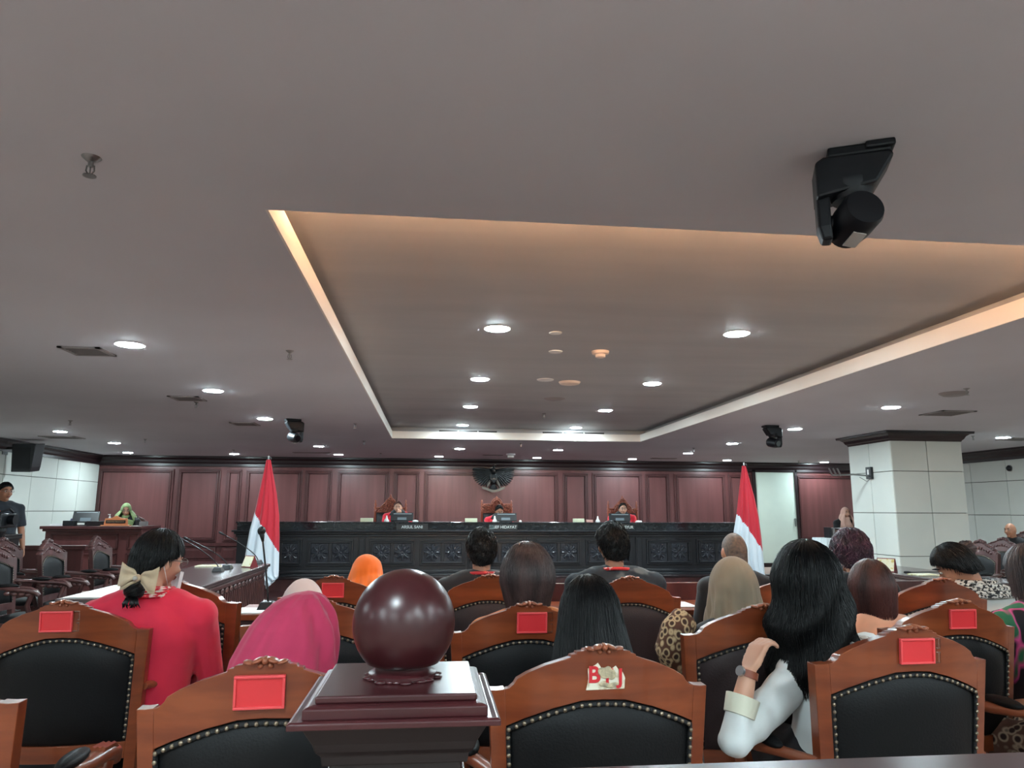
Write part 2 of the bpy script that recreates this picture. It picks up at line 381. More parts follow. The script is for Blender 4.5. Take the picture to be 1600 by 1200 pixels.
# sprinklers
proto = thing('sprinkler', (0, 0, H), 'x', 'sprinkler', group='ceiling sprinklers')
m = MB(); m.lathe([(.012, -.022), (.03, -.008), (.036, 0)], 16); m.build('escutcheon', M_metal, proto, smooth=40)
m = MB(); m.lathe([(.009, -.04), (.009, 0)], 10); m.tube([(.012, 0, -.035), (.014, 0, -.055), (.004, 0, -.07)], .003, 6); m.tube([(-.012, 0, -.035), (-.014, 0, -.055), (-.004, 0, -.07)], .003, 6); m.tube([(0, 0, -.04), (0, 0, -.066)], .003, 6); m.build('sprinkler_head', M_metal, proto)
m = MB(); m.lathe([(.022, -.075), (.022, -.072)], 16); m.build('deflector', M_metal, proto)
sp = [((143,246),'sprinkler nearest the viewer at the upper left of the ceiling',0),((453,548),'sprinkler left of the recess midway',0),((555,662),'sprinkler near the back left corner of the recess',0),((569,689),'sprinkler just beyond the back left corner of the recess',0),
 ((227,686),'sprinkler between the lights over the clerk desk',0),((110,657),'sprinkler above the far left ceiling light',0),((850,646),'sprinkler inside the recess at its far end',1),((814,692),'sprinkler beyond the recess above the emblem',0),((307,628),'sprinkler hanging by the second square vent on the left',0),((595,708),'sprinkler at the wall left of the leftmost judge',0),
 ((1510,607),'sprinkler at the right above the white pillar',0),((1520,681),'sprinkler at the right end of the pillar crown',0),((1248,720),'sprinkler at the wall above the pale door',0),((365,703),'sprinkler at the wall left of the left flag',0),((1084,700),'sprinkler left of the right flag near the wall',0)]
for i, (q, l, r) in enumerate(sp):
    zc = H+.21 if r else H; p = onz(*q, zc); o = proto if i == 0 else copy_tree(proto); o.location = (p.x, min(p.y, YB-.4), zc+.004); o['label'] = 'small metal '+l
# vents
def vent(q, w_, d_, label, rz=0):
    p = onz(*q, H); t = thing('ceiling_vent', (p.x, min(p.y, YB-.5), H), label, 'vent', rz, 'ceiling air vents')
    m = MB(); f = .035
    for a in ((-w_/2, w_/2, -d_/2, -d_/2+f), (-w_/2, w_/2, d_/2-f, d_/2), (-w_/2, -w_/2+f, -d_/2, d_/2), (w_/2-f, w_/2, -d_/2, d_/2)): m.box(*a, -.012, 0)
    m.build('frame', mat('vent_grey', (140, 134, 133), .6), t)
    m = MB(); n = max(3, int(d_/.06))
    for k in range(n):
        y = -d_/2+f+(k+.5)*(d_-2*f)/n; m.add([(-w_/2+f, y-.014, -.002), (w_/2-f, y-.014, -.002), (w_/2-f, y+.014, -.014), (-w_/2+f, y+.014, -.014)], [(0, 1, 2, 3)])
    m.build('louvres', mat('vent_dark', (104, 99, 98), .6), t, recalc=False)
    m = MB(); m.box(-w_/2+f, w_/2-f, -d_/2+f, d_/2-f, -.0015, 0); m.build('backing', M_black, t)
vent((137,548), .31, .31, 'square grey air vent left of the nearest left ceiling light')
vent((293,622), .33, .33, 'square grey air vent left of the second ceiling light on the left side')
vent((383,662), .36, .36, 'square grey air vent left of the light next to the small left ceiling camera')
vent((97,683), .6, .4, 'grey air vent under the ceiling light above the loudspeaker')
vent((1480,645), .45, .45, 'square grey air vent on the ceiling right above the white pillar')
vent((487,707), .8, .15, 'narrow dark slot vent at the wall right of the left flag')
vent((770,711), .45, .15, 'narrow dark slot vent at the wall above the emblem')
vent((1037,716), .6, .15, 'narrow dark slot vent at the wall right of the rightmost judge chair')
vent((1590,686), .5, .4, 'grey air vent at far right beyond the white pillar')
# detectors and discs
def disc(q, z, prof_, m_, name, label, cat):
    p = onz(*q, z); mb = MB(); mb.lathe(prof_, 28); o = mb.build(name, m_, smooth=40); o.location = (p.x, min(p.y, YB-.4), z); return tag(o, label, cat)
M_beige = mat('beige_plastic', (216, 196, 180), .5); zc = H+.21
disc((938,549), zc, [(.03, -.06), (.045, -.055), (.045, -.03), (.075, -.025), (.08, 0)], M_beige, 'smoke_detector', 'peach coloured smoke detector inside the recess between the light rows', 'smoke detector')
disc((890,597), zc, [(.08, -.03), (.11, -.022), (.125, 0)], M_beige, 'wireless_access_point', 'wide beige access point dome inside the ceiling recess', 'access point')
disc((868,549), zc, [(.06, -.008), (.065, 0)], M_whitep, 'ceiling_cover_plate', 'thin pale round cover plate left of the smoke detector', 'cover plate')
disc((852,593), zc, [(.09, -.008), (.095, 0)], M_whitep, 'ceiling_cover_plate', 'thin white round cover plate left of the access point', 'cover plate')
disc((866,623), zc, [(.09, -.02), (.14, 0)], mat('vent_grey', (0, 0, 0)), 'ceiling_speaker', 'grey round ceiling speaker grille beyond the access point', 'speaker')
disc((798,709), H, [(.05, -.09), (.07, -.08), (.07, -.04), (.1, -.03), (.1, 0)], M_whitep, 'smoke_detector', 'white smoke detector above the emblem by the wall', 'smoke detector')
disc((1490,614), H, [(.1, -.03), (.13, -.012), (.14, 0)], mat('vent_grey', (0, 0, 0)), 'ceiling_speaker', 'grey round ceiling speaker right above the white pillar', 'speaker')
disc((868,520), zc, [(.05, -.006), (.055, 0)], M_whitep, 'ceiling_cover_plate', 'thin pale round cover plate nearest the viewer in the recess', 'cover plate')
# ptz cameras
def ptz(q, label, s=1.0, rz=0, grp='ceiling mounted pan and tilt cameras', sgn=1, hz=.35):
    p = onz(*q, H); t = thing('ceiling_camera', (p.x, p.y, H), label, 'camera', rz, grp); t.scale = (s, s, s)
    S = Matrix.Scale(sgn, 4, (1, 0, 0))
    m = MB(); m.box(-.08, .09, -.055, .055, -.03, 0, S); m.box(.02, .1, -.07, .05, -.022, .0, S); m.build('mount_plate', M_matte, t, bevel=.006)
    m = MB(); pr = [(-.118, -.045), (-.095, -.03), (.085, -.03), (.095, -.045), (.07, -.085), (.045, -.125), (-.118, -.155)]
    m.rings([[(x, -.062, z) for x, z in pr], [(x, -.03, z) for x, z in pr], [(x, .045, z) for x, z in pr], [(x*.92, .062, z*.96) for x, z in pr]], S)
    m.build('base_housing', M_matte, t, bevel=.008)
    m = MB(); m.lathe([(.052, -.155), (.068, -.12), (.068, -.1)], 24, S@T(-.02, 0, 0)); m.build('pan_collar', M_matte, t, smooth=40)
    m = MB(); m.rings([[(-.118, -.035, z), (-.082, -.045, z), (-.08, .045, z), (-.118, .035, z)] for z in (-.06, -.15, -.235)]+[[(-.108, -.03, -.275), (-.078, -.035, -.275), (-.078, .035, -.275), (-.108, .03, -.275)]], S)
    m.build('yoke_arm', M_matte, t, bevel=.008)
    A = S@T(-.015, -.01, -.215)@RZ(hz)@RX(math.radians(78))
    m = MB(); m.lathe([(.03, -.085), (.052, -.075), (.06, -.02), (.06, .05), (.054, .064), (.02, .067)], 28, A); hd = m.build('camera_head', MATS['matte_black_metal'], t, smooth=35)
    m = MB(); m.tube([(-.1, 0, -.215), (-.02, 0, -.215)], .022, 14, S); m.build('tilt_hinge', M_matte, t, smooth=40)
    m = MB(); m.lathe([(.036, -.092), (.036, -.084)], 24, A); m.build('lens', mat('lens_glass', (6, 8, 16), .05, coat=1), t)
    m = MB(); m.box(-.012, .025, -.0625, -.0585, -.05, .02, A@RZ(-.2)); m.build('spec_label', mat('grey_label', (170, 165, 160), .5), t)
    return t
ptz((1335,238), 'large black ceiling camera hanging near the viewer at upper right', 1.15, -.42)
ptz((459,655), 'small ceiling camera with a white sided head by the left flag', 1.15, PI+.4)
ptz((1205,665), 'small black ceiling camera by the right flag', 1.15, PI)
# wall loudspeaker and the clutter on the side walls
p = at(74, 722, 12.6); t = thing('wall_loudspeaker', (XL+.42, 14.0, 2.03), 'black loudspeaker hanging high on the white left wall', 'speaker', .0)
m = MB(); m.rings([[(-.17, -.15, z0), (.17+dx, -.15, z0), (.17+dx, .17, z0), (-.17, .17, z0)] for z0, dx in ((0, -.02), (.08, 0), (.5, .06))], RX(.12)); m.build('cabinet', M_black, t, bevel=.01)
m = MB(); m.box(-.14, .14, -.158, -.148, .06, .44, RX(.12)); m.build('grille', mat('speaker_grille', (14, 16, 20), .7, bump=.6, bscale=(400, 400, 400)), t)
m = MB(); m.box(-.42, 0, 0, .05, .4, .44); m.box(-.42, -.39, -.06, .1, .3, .52); m.build('wall_bracket', M_black, t)
t = thing('wall_clock', (XL+.03, 12.75, 2.36), 'grey rimmed round clock at the far left of the white wall', 'clock', 0)
m = MB(); m.lathe([(.13, 0), (.15, .01), (.15, .035), (.13, .045)], 28, RY(PI/2)); m.build('rim', M_metal, t, smooth=40)
m = MB(); m.lathe([(.13, .02), (.13, .03)], 28, RY(PI/2)); m.build('dial', M_whitep, t)
m = MB(); m.box(.031, .034, -.005, .005, 0, .09); m.box(.031, .034, -.06, .005, -.005, .005); m.build('hands', M_black, t)
t = thing('wall_dome_camera', (XR-.02, at(1575, 725, 13.0).y, 2.22), 'small dark round camera high on the white right wall', 'camera')
m = MB(); m.lathe([(.05, 0), (.055, .03), (.03, .06), (.01, .065)], 20, RY(-PI/2)); m.build('dome', M_black, t, smooth=40)
m = MB(); m.lathe([(.065, -.005), (.065, .01)], 20, RY(-PI/2)); m.build('base_ring', M_metal, t)
# bracket arm on the pillar
py_ = py0+.55; t = thing('wall_antenna', (px0, py_, 1.98), 'grey antenna arm with prongs on the side of the white pillar', 'antenna')
m = MB(); m.box(-.05, 0, -.07, .07, -.09, .1); m.build('mounting_box', M_black, t, bevel=.005)
m = MB(); m.box(-.056, -.05, -.02, .02, -.02, .06); m.build('status_panel', M_whitep, t)
m = MB(); m.tube([(-.05, 0, -.04), (-.3, .02, -.02), (-.62, .03, -.03)], .014, 8); m.tube([(-.02, 0, -.08), (-.08, 0, -.13), (-.2, .01, -.06)], .005, 6); m.build('arm', M_metal, t, smooth=40)
m = MB()
for k in range(3): m.tube([(-.5-.07*k, .03, -.04), (-.58-.07*k, -.02, .07)], .013, 6)
m.build('prongs', M_metal, t, smooth=40)
# ================================================================== CHAIRS
def lerp(a, b, t): return a+(b-a)*t
def interp(tab, x):
    if x <= tab[0][0]: return tab[0][1]
    for (a, ya_), (c, yc) in zip(tab, tab[1:]):
        if x <= c: return lerp(ya_, yc, (x-a)/(c-a)) if c > a else yc
    return tab[-1][1]
WH = .29
TOP = [(0, 0), (.1, .022), (.17, .03), (.175, .045), (.235, .052), (.24, .07), (.285, .078), (.29, .098), (.5, .165), (.66, .235), (.75, .29), (.775, .33), (.82, .37), (.9, .392), (1.0, .395)]
INN = [(0, .455), (.2, .465), (.45, .53), (.7, .62), (.86, .69)]
def chair_profile(u): return 1.045-.0-interp(TOP, abs(u))*WH
def inner_profile(u): return 1.045-interp(INN, abs(u))*WH
def mapc(x, y, z, bend=.05, lean=.10):
    k = .88+.12*min(1, max(0, (z-.4)/.6)); u = x/WH
    return (x*k, y-bend*(1-u*u)-lean*(z-.5), z)
def make_chair(ornate=False, wood=None, woodx=None, leather=None, name='armchair'):
    wood = wood or M_orange; woodx = woodx or M_orangex; leather = leather or M_blackl
    root = thing(name, (0, 0, 0), 'x', 'chair')
    th = .042; ZB = .36
    us = sorted(set([-1, -.93, -.86]+[round(i*.02, 3) for i in range(-43, 44)]+[.93, 1]+[s*v for s in (1, -1) for v, _ in TOP]))
    m = MB()
    # top rail
    seq = [u for u in us if abs(u) <= .8601]
    def strip(cols):
        rings = []
        for u, z0, z1_ in cols:
            x = u*WH
            rings.append([mapc(x, -th/2, z0), mapc(x, th/2, z0), mapc(x, th/2, z1_-.004), mapc(x, -th/2, z1_)])
        m.rings(rings)
    strip([(u, inner_profile(u), chair_profile(u)) for u in seq])
    for s in (-1, 1):
        cs = [(-1, .36), (-.93, .36), (-.86, .36)]
        zlev = [.36, .45, .56, .7, inner_profile(.86)]
        rings = []
        for z in zlev+[None]:
            if z is None: rings.append([mapc(s*u*WH, y, chair_profile(u)) for u, y in ((.86, -th/2), (.93, -th/2), (1, -th/2), (1, th/2), (.93, th/2), (.86, th/2))])
            else: rings.append([mapc(s*u*WH, y, z) for u, y in ((.86, -th/2), (.93, -th/2), (1, -th/2), (1, th/2), (.93, th/2), (.86, th/2))])
        m.rings(rings)
    rings = [[mapc(u*WH, -th/2, .47), mapc(u*WH, th/2, .47), mapc(u*WH, th/2, .53), mapc(u*WH, -th/2, .53)] for u in seq]
    m.rings(rings)
    fr = m.build('back_frame', woodx, root, smooth=35, bevel=.003)
    # carved crest ornament and side steps
    m = MB(); zt = 1.045
    def E3(x, z, r, a=0, y=-.02): m.ell((0, 0, 0), r, T(*mapc(x, y, z))@RY(a), 10, 6)
    E3(0, zt-.004, (.009, .022, .010))
    for s in (-1, 1):
        E3(s*.017, zt-.004, (.015, .022, .006), s*.35); E3(s*.036, zt-.008, (.014, .02, .005), s*-.2); E3(s*.011, zt-.015, (.008, .010, .007), s*.9)
    if ornate:
        for s in (-1, 1):
            for k in range(9):
                u = .1+k*.1; E3(s*u*WH, chair_profile(u)+.008, (.022, .03, .011), s*(.4+.2*math.sin(k*2)), 0)
        for k in range(5): E3((k-2)*.028, zt+.018-abs(k-2)*.008, (.017, .03, .019), 0, 0)
        for yy in (-1, 1):
            for k in range(11):
                u = -.6+k*.12; E3(u*WH, (chair_profile(u)*.55+inner_profile(u)*.45), (.02, .008, .013), k, yy*.024)
    cr = m.build('crest_carving', wood if ornate else M_crestw, root, smooth=True)
    # leather pad bulging both ways
    def outline(t):   # closed inner outline, t 0..1
        pass
    def pad(i, j, side):
        u = -.86+1.72*i; z0 = .53; zt_ = inner_profile(u); z = lerp(z0, zt_, j)
        e = (1-abs(2*i-1)**4)*(1-abs(2*j-1)**5)
        return mapc(u*WH, side*(.010+.034*e), z)
    m = MB()
    for s in (-1, 1): m.grid(lambda i, j: pad(i, j, s), 28, 22)
    pd = m.build('backrest_cushion', leather, root, smooth=True)
    # braid and nails
    m = MB(); path = []
    for k in range(0, 31): u = -.845+1.69*k/30; path.append((u, inner_profile(u)-.010))
    left = [(-.845, lerp(.54, inner_profile(.86)-.01, k/22)) for k in range(22)]; right = [(.845, z) for _, z in reversed(left)]
    bp = left+path+right
    for sd in (-1, 1):
        m.tube([mapc(u*WH, sd*.019, z) for u, z in bp], .0075, 6, flat=.8)
    m.mi = 1
    acc = 0; last = None
    for sd in (-1, 1):
        P = [V(mapc(u*WH, sd*.026, z)) for u, z in bp]; acc = 0
        for a, c in zip(P, P[1:]):
            L_ = (c-a).length; d = acc
            while d < L_:
                q = a.lerp(c, d/L_); m.ell(tuple(q), (.0058, .004, .0058), None, 8, 5); d += .0215
            acc = d-L_
    m.build('nail_trim', [M_gimp, M_nail], root, smooth=True)
    # seat
    m = MB(); m.rings([[(-.25, .0, z), (.25, .0, z), (.29, .44, z), (.27, .5, z), (-.27, .5, z), (-.29, .44, z)] for z in (.34, .41)]); m.build('seat_rail', wood, root, bevel=.006)
    m = MB()
    def st(i, j): e = (1-abs(2*i-1)**4)*(1-abs(2*j-1)**4); return ((2*i-1)*lerp(.24, .28, j), .01+j*.48, .41+.055*e)
    m.grid(st, 14, 14); m.build('seat', leather, root, smooth=True)
    for s in (-1, 1):
        m = MB(); m.tube([(s*.245, .03, .36), (s*.24, .0, .2), (s*.24, -.05, 0)], [.026, .022, .02], 8); m.build('leg', wood, root, smooth=40)
        m = MB(); m.tube([(s*.26, .45, .38), (s*.275, .48, .27), (s*.26, .47, .12), (s*.27, .5, .015), (s*.27, .5, 0)], [.034, .036, .02, .024, .024], 8); m.build('leg', wood, root, smooth=40)
        a = MB(); a.tube([mapc(s*WH*.97, .0, .72), (s*.30, .10, .71), (s*.335, .22, .70), (s*.335, .36, .69), (s*.33, .42, .675), (s*.33, .445, .645)], [.02, .022, .026, .03, .032, .022], 10, flat=.75)
        a.tube([(s*.33, .39, .66), (s*.325, .36, .56), (s*.3, .38, .47), (s*.28, .4, .4)], [.022, .02, .02, .024], 8)
        for k in (-1, 0, 1): a.tube([(s*.335+k*.014, .3, .716), (s*.335+k*.015, .38, .708), (s*.33+k*.014, .435, .675)], .008, 6)
        if ornate:
            for k in range(4): a.ell((s*.335, .2+k*.055, .665-.004*k), (.02, .03, .02), None, 8, 6)
        ar = a.build('armrest', wood if ornate else M_crestw, root, smooth=50)
        m = MB(); m.ell((0, 0, 0), (.028, .085, .018), T(s*.318, .19, .727)); m.build('arm_pad', leather, ar, smooth=True)
    return root
base_black = make_chair(leather=M_blackl)
def chair_variant(src, swap):
    c = copy_tree(src)
    for ch in [c]+list(c.children_recursive):
        if ch.type == 'MESH' and any(s.material in swap for s in ch.material_slots):
            ch.data = ch.data.copy()
            for i, mm in enumerate(ch.data.materials):
                if mm in swap: ch.data.materials[i] = swap[mm]
    return c
base_brown = chair_variant(base_black, {M_blackl: M_brownl})
base_dark = make_chair(True, M_dark, M_dark, M_blackl)
used = set()
M_acr = mat('clear_acrylic', (235, 235, 235), .08, trans=1.0)
def red_card(root, dx=0.0, holder=True):
    x = dx; z = 1.045-.072
    P = V(mapc(x, -.021, z)); tilt = math.atan(.10)
    A = T(*P)@RZ(-2*.05*x/WH/WH*0)@RX(0)
    A = T(*P)@RX(math.atan(.1))
    m = MB(); m.box(-.052, .052, -.006, .0, -.033, .033, A); c = m.build('number_card', M_red, root)
    m = MB()
    for q in ((-.056, .056, .031, .037), (-.056, .056, -.037, -.031)): m.box(q[0], q[1], -.011, 0, q[2], q[3], A)
    for q in ((-.056, -.050), (.050, .056)): m.box(q[0], q[1], -.011, 0, -.031, .031, A)
    m.build('card_rim', M_redrim, c, bevel=.0015)
    if holder:
        m = MB()
        for q in ((.057, .075, .034, .036), (.057, .075, -.036, -.034), (.075, .077, .006, .036), (.075, .077, -.036, -.006), (.068, .077, .005, .007), (.068, .077, -.007, -.005)): m.box(q[0], q[1], -.006, 0, q[2], q[3], A)
        m.build('clear_holder', M_acr, c)
def place(base, x, y, rz, label, group, card=None, scale=1, z=0):
    o = base if base not in used else copy_tree(base); used.add(base)
    o.location = (x, y, z); o.rotation_euler = (0, 0, rz); o.scale = (scale,)*3
    o['label'] = label; o['group'] = group
    return o
G1 = 'armchairs of the public seats'
def pchair(base, crest_px, rz, label, card=None, holder=True, scale=1):
    p = onz(crest_px[0], crest_px[1], 1.045*scale)
    back = .05+.10*.545   # crest point lies this far behind the origin
    x = p.x+math.sin(-rz)*0+(-math.sin(rz))*back*1; y = p.y+math.cos(rz)*back
    used.add(base)
    o = copy_tree(base); o.location = (x, y, 0); o.rotation_euler = (0, 0, rz); o.scale = (scale,)*3
    o['label'] = label; o['group'] = G1
    if card is not None: red_card(o, card, holder)
    return o
KA = pchair(base_black, (104, 938), .03, 'orange-brown armchair with red card at far left, behind the bow-haired person', -.02)
KB = pchair(base_black, (418, 1026), .05, 'orange-brown armchair with black leather back and red card, directly left of the ball-topped post', -.01, False)
KC = pchair(base_black, (941, 1006), .0, 'armchair with torn red-lettered sticker on its rail, right of the ball-topped post')
KD = pchair(base_black, (1418, 976), .04, 'armchair with red card behind the person in white blouse, nearest at the right', .01)
KE = pchair(base_black, (826, 940), .0, 'armchair with black leather back and red card behind the brown bobbed head', .01)
KF = pchair(base_brown, (1190, 943), .0, 'armchair with brown leather back behind the khaki headscarf')
KG = pchair(base_black, (1492, 936), .04, 'armchair with black leather back and red card, beside the floral dress at right', .01, False)
KJ = pchair(base_black, (492, 932), .0, 'armchair with black leather back peeking out between the pink headscarf and the ball', -.02)
KK = pchair(base_black, (522, 899), .0, 'armchair with a small red card in front of the orange headscarf', .0, False)
KL = pchair(base_brown, (766, 897), .0, 'armchair with brown leather back behind the short-haired person with red lanyard on the left')
KM = pchair(base_brown, (983, 900), -.02, 'armchair with brown leather back behind the person in blue-grey batik shirt')
KN = pchair(base_brown, (1235, 900), .0, 'armchair mostly hidden behind the large black haired head')
KH = pchair(base_brown, (1468, 903), .0, 'armchair with brown leather back in front of the leaning person with hair bun')
KI = pchair(base_brown, (274, 892), -.22, 'armchair with brown leather back standing right in front of the bow-haired person')
KI.scale = (1.13, 1.13, 1.035); p = onz(274, 892, 1.08); KI.location = (onz(274, 892, 1.08).x, 3.62, 0); KI.location.x = at(274, 892, 3.55).x
KO = pchair(base_black, (-190, 1028), .03, 'armchair at the lower left corner showing only its right side post and arm')
# chairs under sitters hidden in front rows
g = 'armchairs of the public seats'
def hidden_chair(x, y, rz, label):
    o = copy_tree(base_black); o.location = (x, y, 0); o.rotation_euler = (0, 0, rz); o['label'] = label; o['group'] = g; return o
KR = hidden_chair(2.62, 2.12, .05, 'armchair at the lower right edge, only its left arm in view over a patterned skirt')
for c_ in KD.children:
    if c_.name.startswith('armrest'): c_.location.z -= .075
# torn sticker on chair C
P = V(mapc(.004, -.021, 1.045-.072)); A = T(*P)@RX(math.atan(.1))
m = MB(); m.add([(-.05, -.002, -.036), (.048, -.002, -.034), (.05, -.002, -.008), (.044, -.002, .006), (.034, -.002, .012), (.026, -.002, .022), (.014, -.002, .014), (.004, -.002, .02), (-.01, -.002, .016), (-.02, -.002, .03), (-.028, -.002, .024), (-.046, -.002, .016), (-.044, -.002, -.01)]+
      [(-.05, 0, -.036), (.048, 0, -.034), (.05, 0, -.008), (.044, 0, .006), (.034, 0, .012), (.026, 0, .022), (.014, 0, .014), (.004, 0, .02), (-.01, 0, .016), (-.02, 0, .03), (-.028, 0, .024), (-.046, 0, .016), (-.044, 0, -.01)],
      [tuple(range(13)), tuple(reversed(range(13, 26)))]+[(i, i+13, (i+1) % 13+13, (i+1) % 13) for i in range(13)], A)
stk = m.build('torn_sticker', mat('sticker_paper', (232, 226, 206), .6, c2=(196, 176, 140), scale=(40, 40, 40), lo=.5, hi=.62), KC)
m = MB()
text_mb('B', .056, A@T(-.030, -.003, .0)@FRONT, m, .0006, .0014); text_mb('T', .05, A@T(.004, -.003, -.004)@FRONT, m, .0006, .001); text_mb('J', .05, A@T(.037, -.005, -.004)@FRONT, m, .0006, .0014)
m.build('sticker_letters', mat('sticker_red', (206, 44, 52), .5), stk, recalc=False)
m = MB()
for k in range(6):
    x = -.010+k*.005; zz = .018-.004*(k % 3)
    m.ell((x, -.0045, zz-.008), (.011, .0012, .010+.003*(k % 2)), A@T(0, 0, 0), 8, 5)
for x, z in ((-.004, -.022), (.012, -.026), (.024, -.022)): m.ell((x, -.0045, z), (.014, .0012, .005), A, 8, 5)
m.build('torn_backing', mat('torn_paper', (206, 190, 156), .8, c2=(150, 140, 118), scale=(60, 60, 60)), stk)
# respondents' carved chairs at the left, facing right
G2 = 'dark carved armchairs by the left desk'
for (x, y), rz, l in (((-3.78, 7.1), -1.5, 'dark carved armchair nearest the left edge with glossy black padded back'), ((-4.4, 7.45), -1.5, 'dark carved armchair half hidden behind its neighbour at far left'), ((-3.74, 7.95), -1.52, 'dark carved armchair in the middle of the left group'),
        ((-3.64, 8.8), -1.52, 'dark carved armchair seen just left of the bow-haired head'), ((-4.35, 8.3), -1.5, 'dark carved armchair of the rear row seen between two front row neighbours'),
        ((-4.2, 6.2), -1.6, 'dark carved armchair beyond the left edge with only its padded arm in view')):
    o = copy_tree(base_dark); o.location = (x, y, 0); o.rotation_euler = (0, 0, rz); o['label'] = l; o['group'] = G2
for (x, y), rz, l in (((6.0, 7.62), 1.7, 'dark carved armchair with black padded back in front of the bald person at right'), ((6.85, 8.3), 1.7, 'dark carved armchair cut by the right edge of the photo')):
    o = copy_tree(base_dark); o.location = (x, y, 0); o.rotation_euler = (0, 0, rz); o['label'] = l; o['group'] = 'dark carved armchairs by the right desk'
# ================================================================== NEWEL POST AND RAIL
nx0, nx1, ny0, ny1 = -.170, .078, 1.205, 1.455; cx, cy = (nx0+nx1)/2, (ny0+ny1)/2
t = thing('newel_post', (cx, cy, 0), 'maroon lacquered square post with stepped cap and big glossy ball on top', 'post')
def zy(py, Y): return at(620, py, Y).z
hw = .125; YF = cy-hw
def sq(z, h): return [(-h, -h, z), (h, -h, z), (h, h, z), (-h, h, z)]
zt0 = zy(1086, YF); zt1 = zy(1098, YF); h2 = .141; h3 = .160
z2a, z2b = zy(1107, cy-h2), zy(1123, cy-h2); z3a, z3b = zy(1129.5, cy-h3), zy(1139, cy-h3)
m = MB(); m.rings([sq(zt1, hw), sq(zt0, hw)]); m.build('top_plinth', M_newel, t, bevel=.003)
m = MB(); m.rings([sq(z2b, h2), sq(z2a, h2), sq((z2a+zt1)/2, h2-.004), sq(zt1-.001, h2-.008), sq(zt1, hw)]); m.build('cap_moulding', M_newel, t, bevel=.0015)
m = MB(); m.rings([sq(z3b, h3), sq(z3a, h3), sq(z3a+.003, h3-.005), sq(z2b, h2+.006)]); m.build('cap_slab', M_newel, t, bevel=.0015)
m = MB(); m.rings([sq(z3b-.065, .112), sq(z3b-.05, .114), sq(z3b-.042, .122), sq(z3b-.03, .126), sq(z3b-.012, .136), sq(z3b, .142)]); m.build('cap_cove', M_newelx, t, bevel=.002)  # cove darkened in colour for the shade below the cap
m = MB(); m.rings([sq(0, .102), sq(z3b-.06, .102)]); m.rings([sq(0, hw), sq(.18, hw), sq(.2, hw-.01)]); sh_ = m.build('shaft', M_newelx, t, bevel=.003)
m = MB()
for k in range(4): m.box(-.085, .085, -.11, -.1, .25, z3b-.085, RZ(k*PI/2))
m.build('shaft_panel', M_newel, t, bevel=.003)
m = MB(); R_ = .0885; bx_ = .004; TB = zy(889, cy); cz_ = TB-R_*1.03
prof_ = [(.05, zt0), (.058, zt0+.004), (.058, zt0+.009), (.05, zt0+.013), (.047, zt0+.02)]
for k in range(25):
    a = -PI/2+.56+(PI-.56)*k/24; z = cz_+R_*math.sin(a)*1.03
    if z > zt0+.022: prof_.append((max(.0005, R_*math.cos(a)), z))
m.lathe(prof_, 64, T(bx_, 0, 0)); m.build('ball_finial', M_newel, t, smooth=60)
m = MB()
for k in range(26):
    a = k/26*2*PI; r = .054+.006*math.sin(k*2.3); m.ell((bx_+r*math.cos(a), r*math.sin(a), zt0+.002), (.011, .008, .0035), None, 8, 5)
m.build('glue_bead', M_newel, t, smooth=True)
t = thing('hand_rail', (cx+.12, cy, 0), 'maroon wooden rail running right from the ball-topped post along the bottom edge', 'railing')
m = MB(); m.rings([[(x, -.055, .88), (x, .055, .88), (x, .06, .905), (x, .045, .925), (x, -.045, .925), (x, -.06, .905)] for x in (0, 3.2)]); m.build('top_rail', M_newel, t, smooth=35)
for k in range(14):
    m = MB(); m.lathe([(.03, .1), (.03, .16), (.018, .2), (.032, .42), (.018, .62), (.026, .7), (.026, .88)], 14, T(.18+k*.22, 0, 0)); m.build('baluster', M_newel, t, smooth=40)
m = MB(); m.box(0, 3.2, -.04, .04, .05, .1); m.build('bottom_rail', M_newel, t)
# ================================================================== JUDGES' BENCH
BY = 13.3; BT = 1.15
t = thing('judges_bench', ((bx0+bx1)/2, BY, .2), 'long ebonised bench with carved rosette panels and black granite ledge below the judges', 'bench')
OX = (bx0+bx1)/2
def bpx(px): return at(px, 860, BY).x-OX
L0, L1 = bx0-OX, bx1-OX; top = BT-.2
m = MB(); m.box(L0, L1, 0, .9, .02, top-.12); m.build('carcass', M_bench, t, bevel=.01)
m = MB()
m.box(L0-.05, L1+.05, -.1, .95, .0, .07); m.box(L0-.03, L1+.03, -.06, .92, .07, .13)
m.build('plinth', M_bench, t, bevel=.012)
m = MB(); m.box(L0-.07, L1+.07, -.14, .5, top-.16, top-.13); m.box(L0-.04, L1+.04, -.08, .5, top-.2, top-.16); m.box(L0-.02, L1+.02, -.03, .5, top-.25, top-.2); m.build('ledge_moulding', M_bench, t, bevel=.008)
m = MB(); m.box(L0, L1, -.05, 0.02, top-.13, top-.005); m.build('granite_band', M_granite, t)
m = MB(); m.box(L0-.02, L1+.02, -.07, .98, top-.012, top+.012); m.build('granite_top', M_granite, t, bevel=.004)
zA, zB = .2, .66
pan = [(404,472),(480,552),(577,648),(656,727),(745,816),(838,907),(915,987),(1010,1080),(1088,1150)]
rose_proto = None
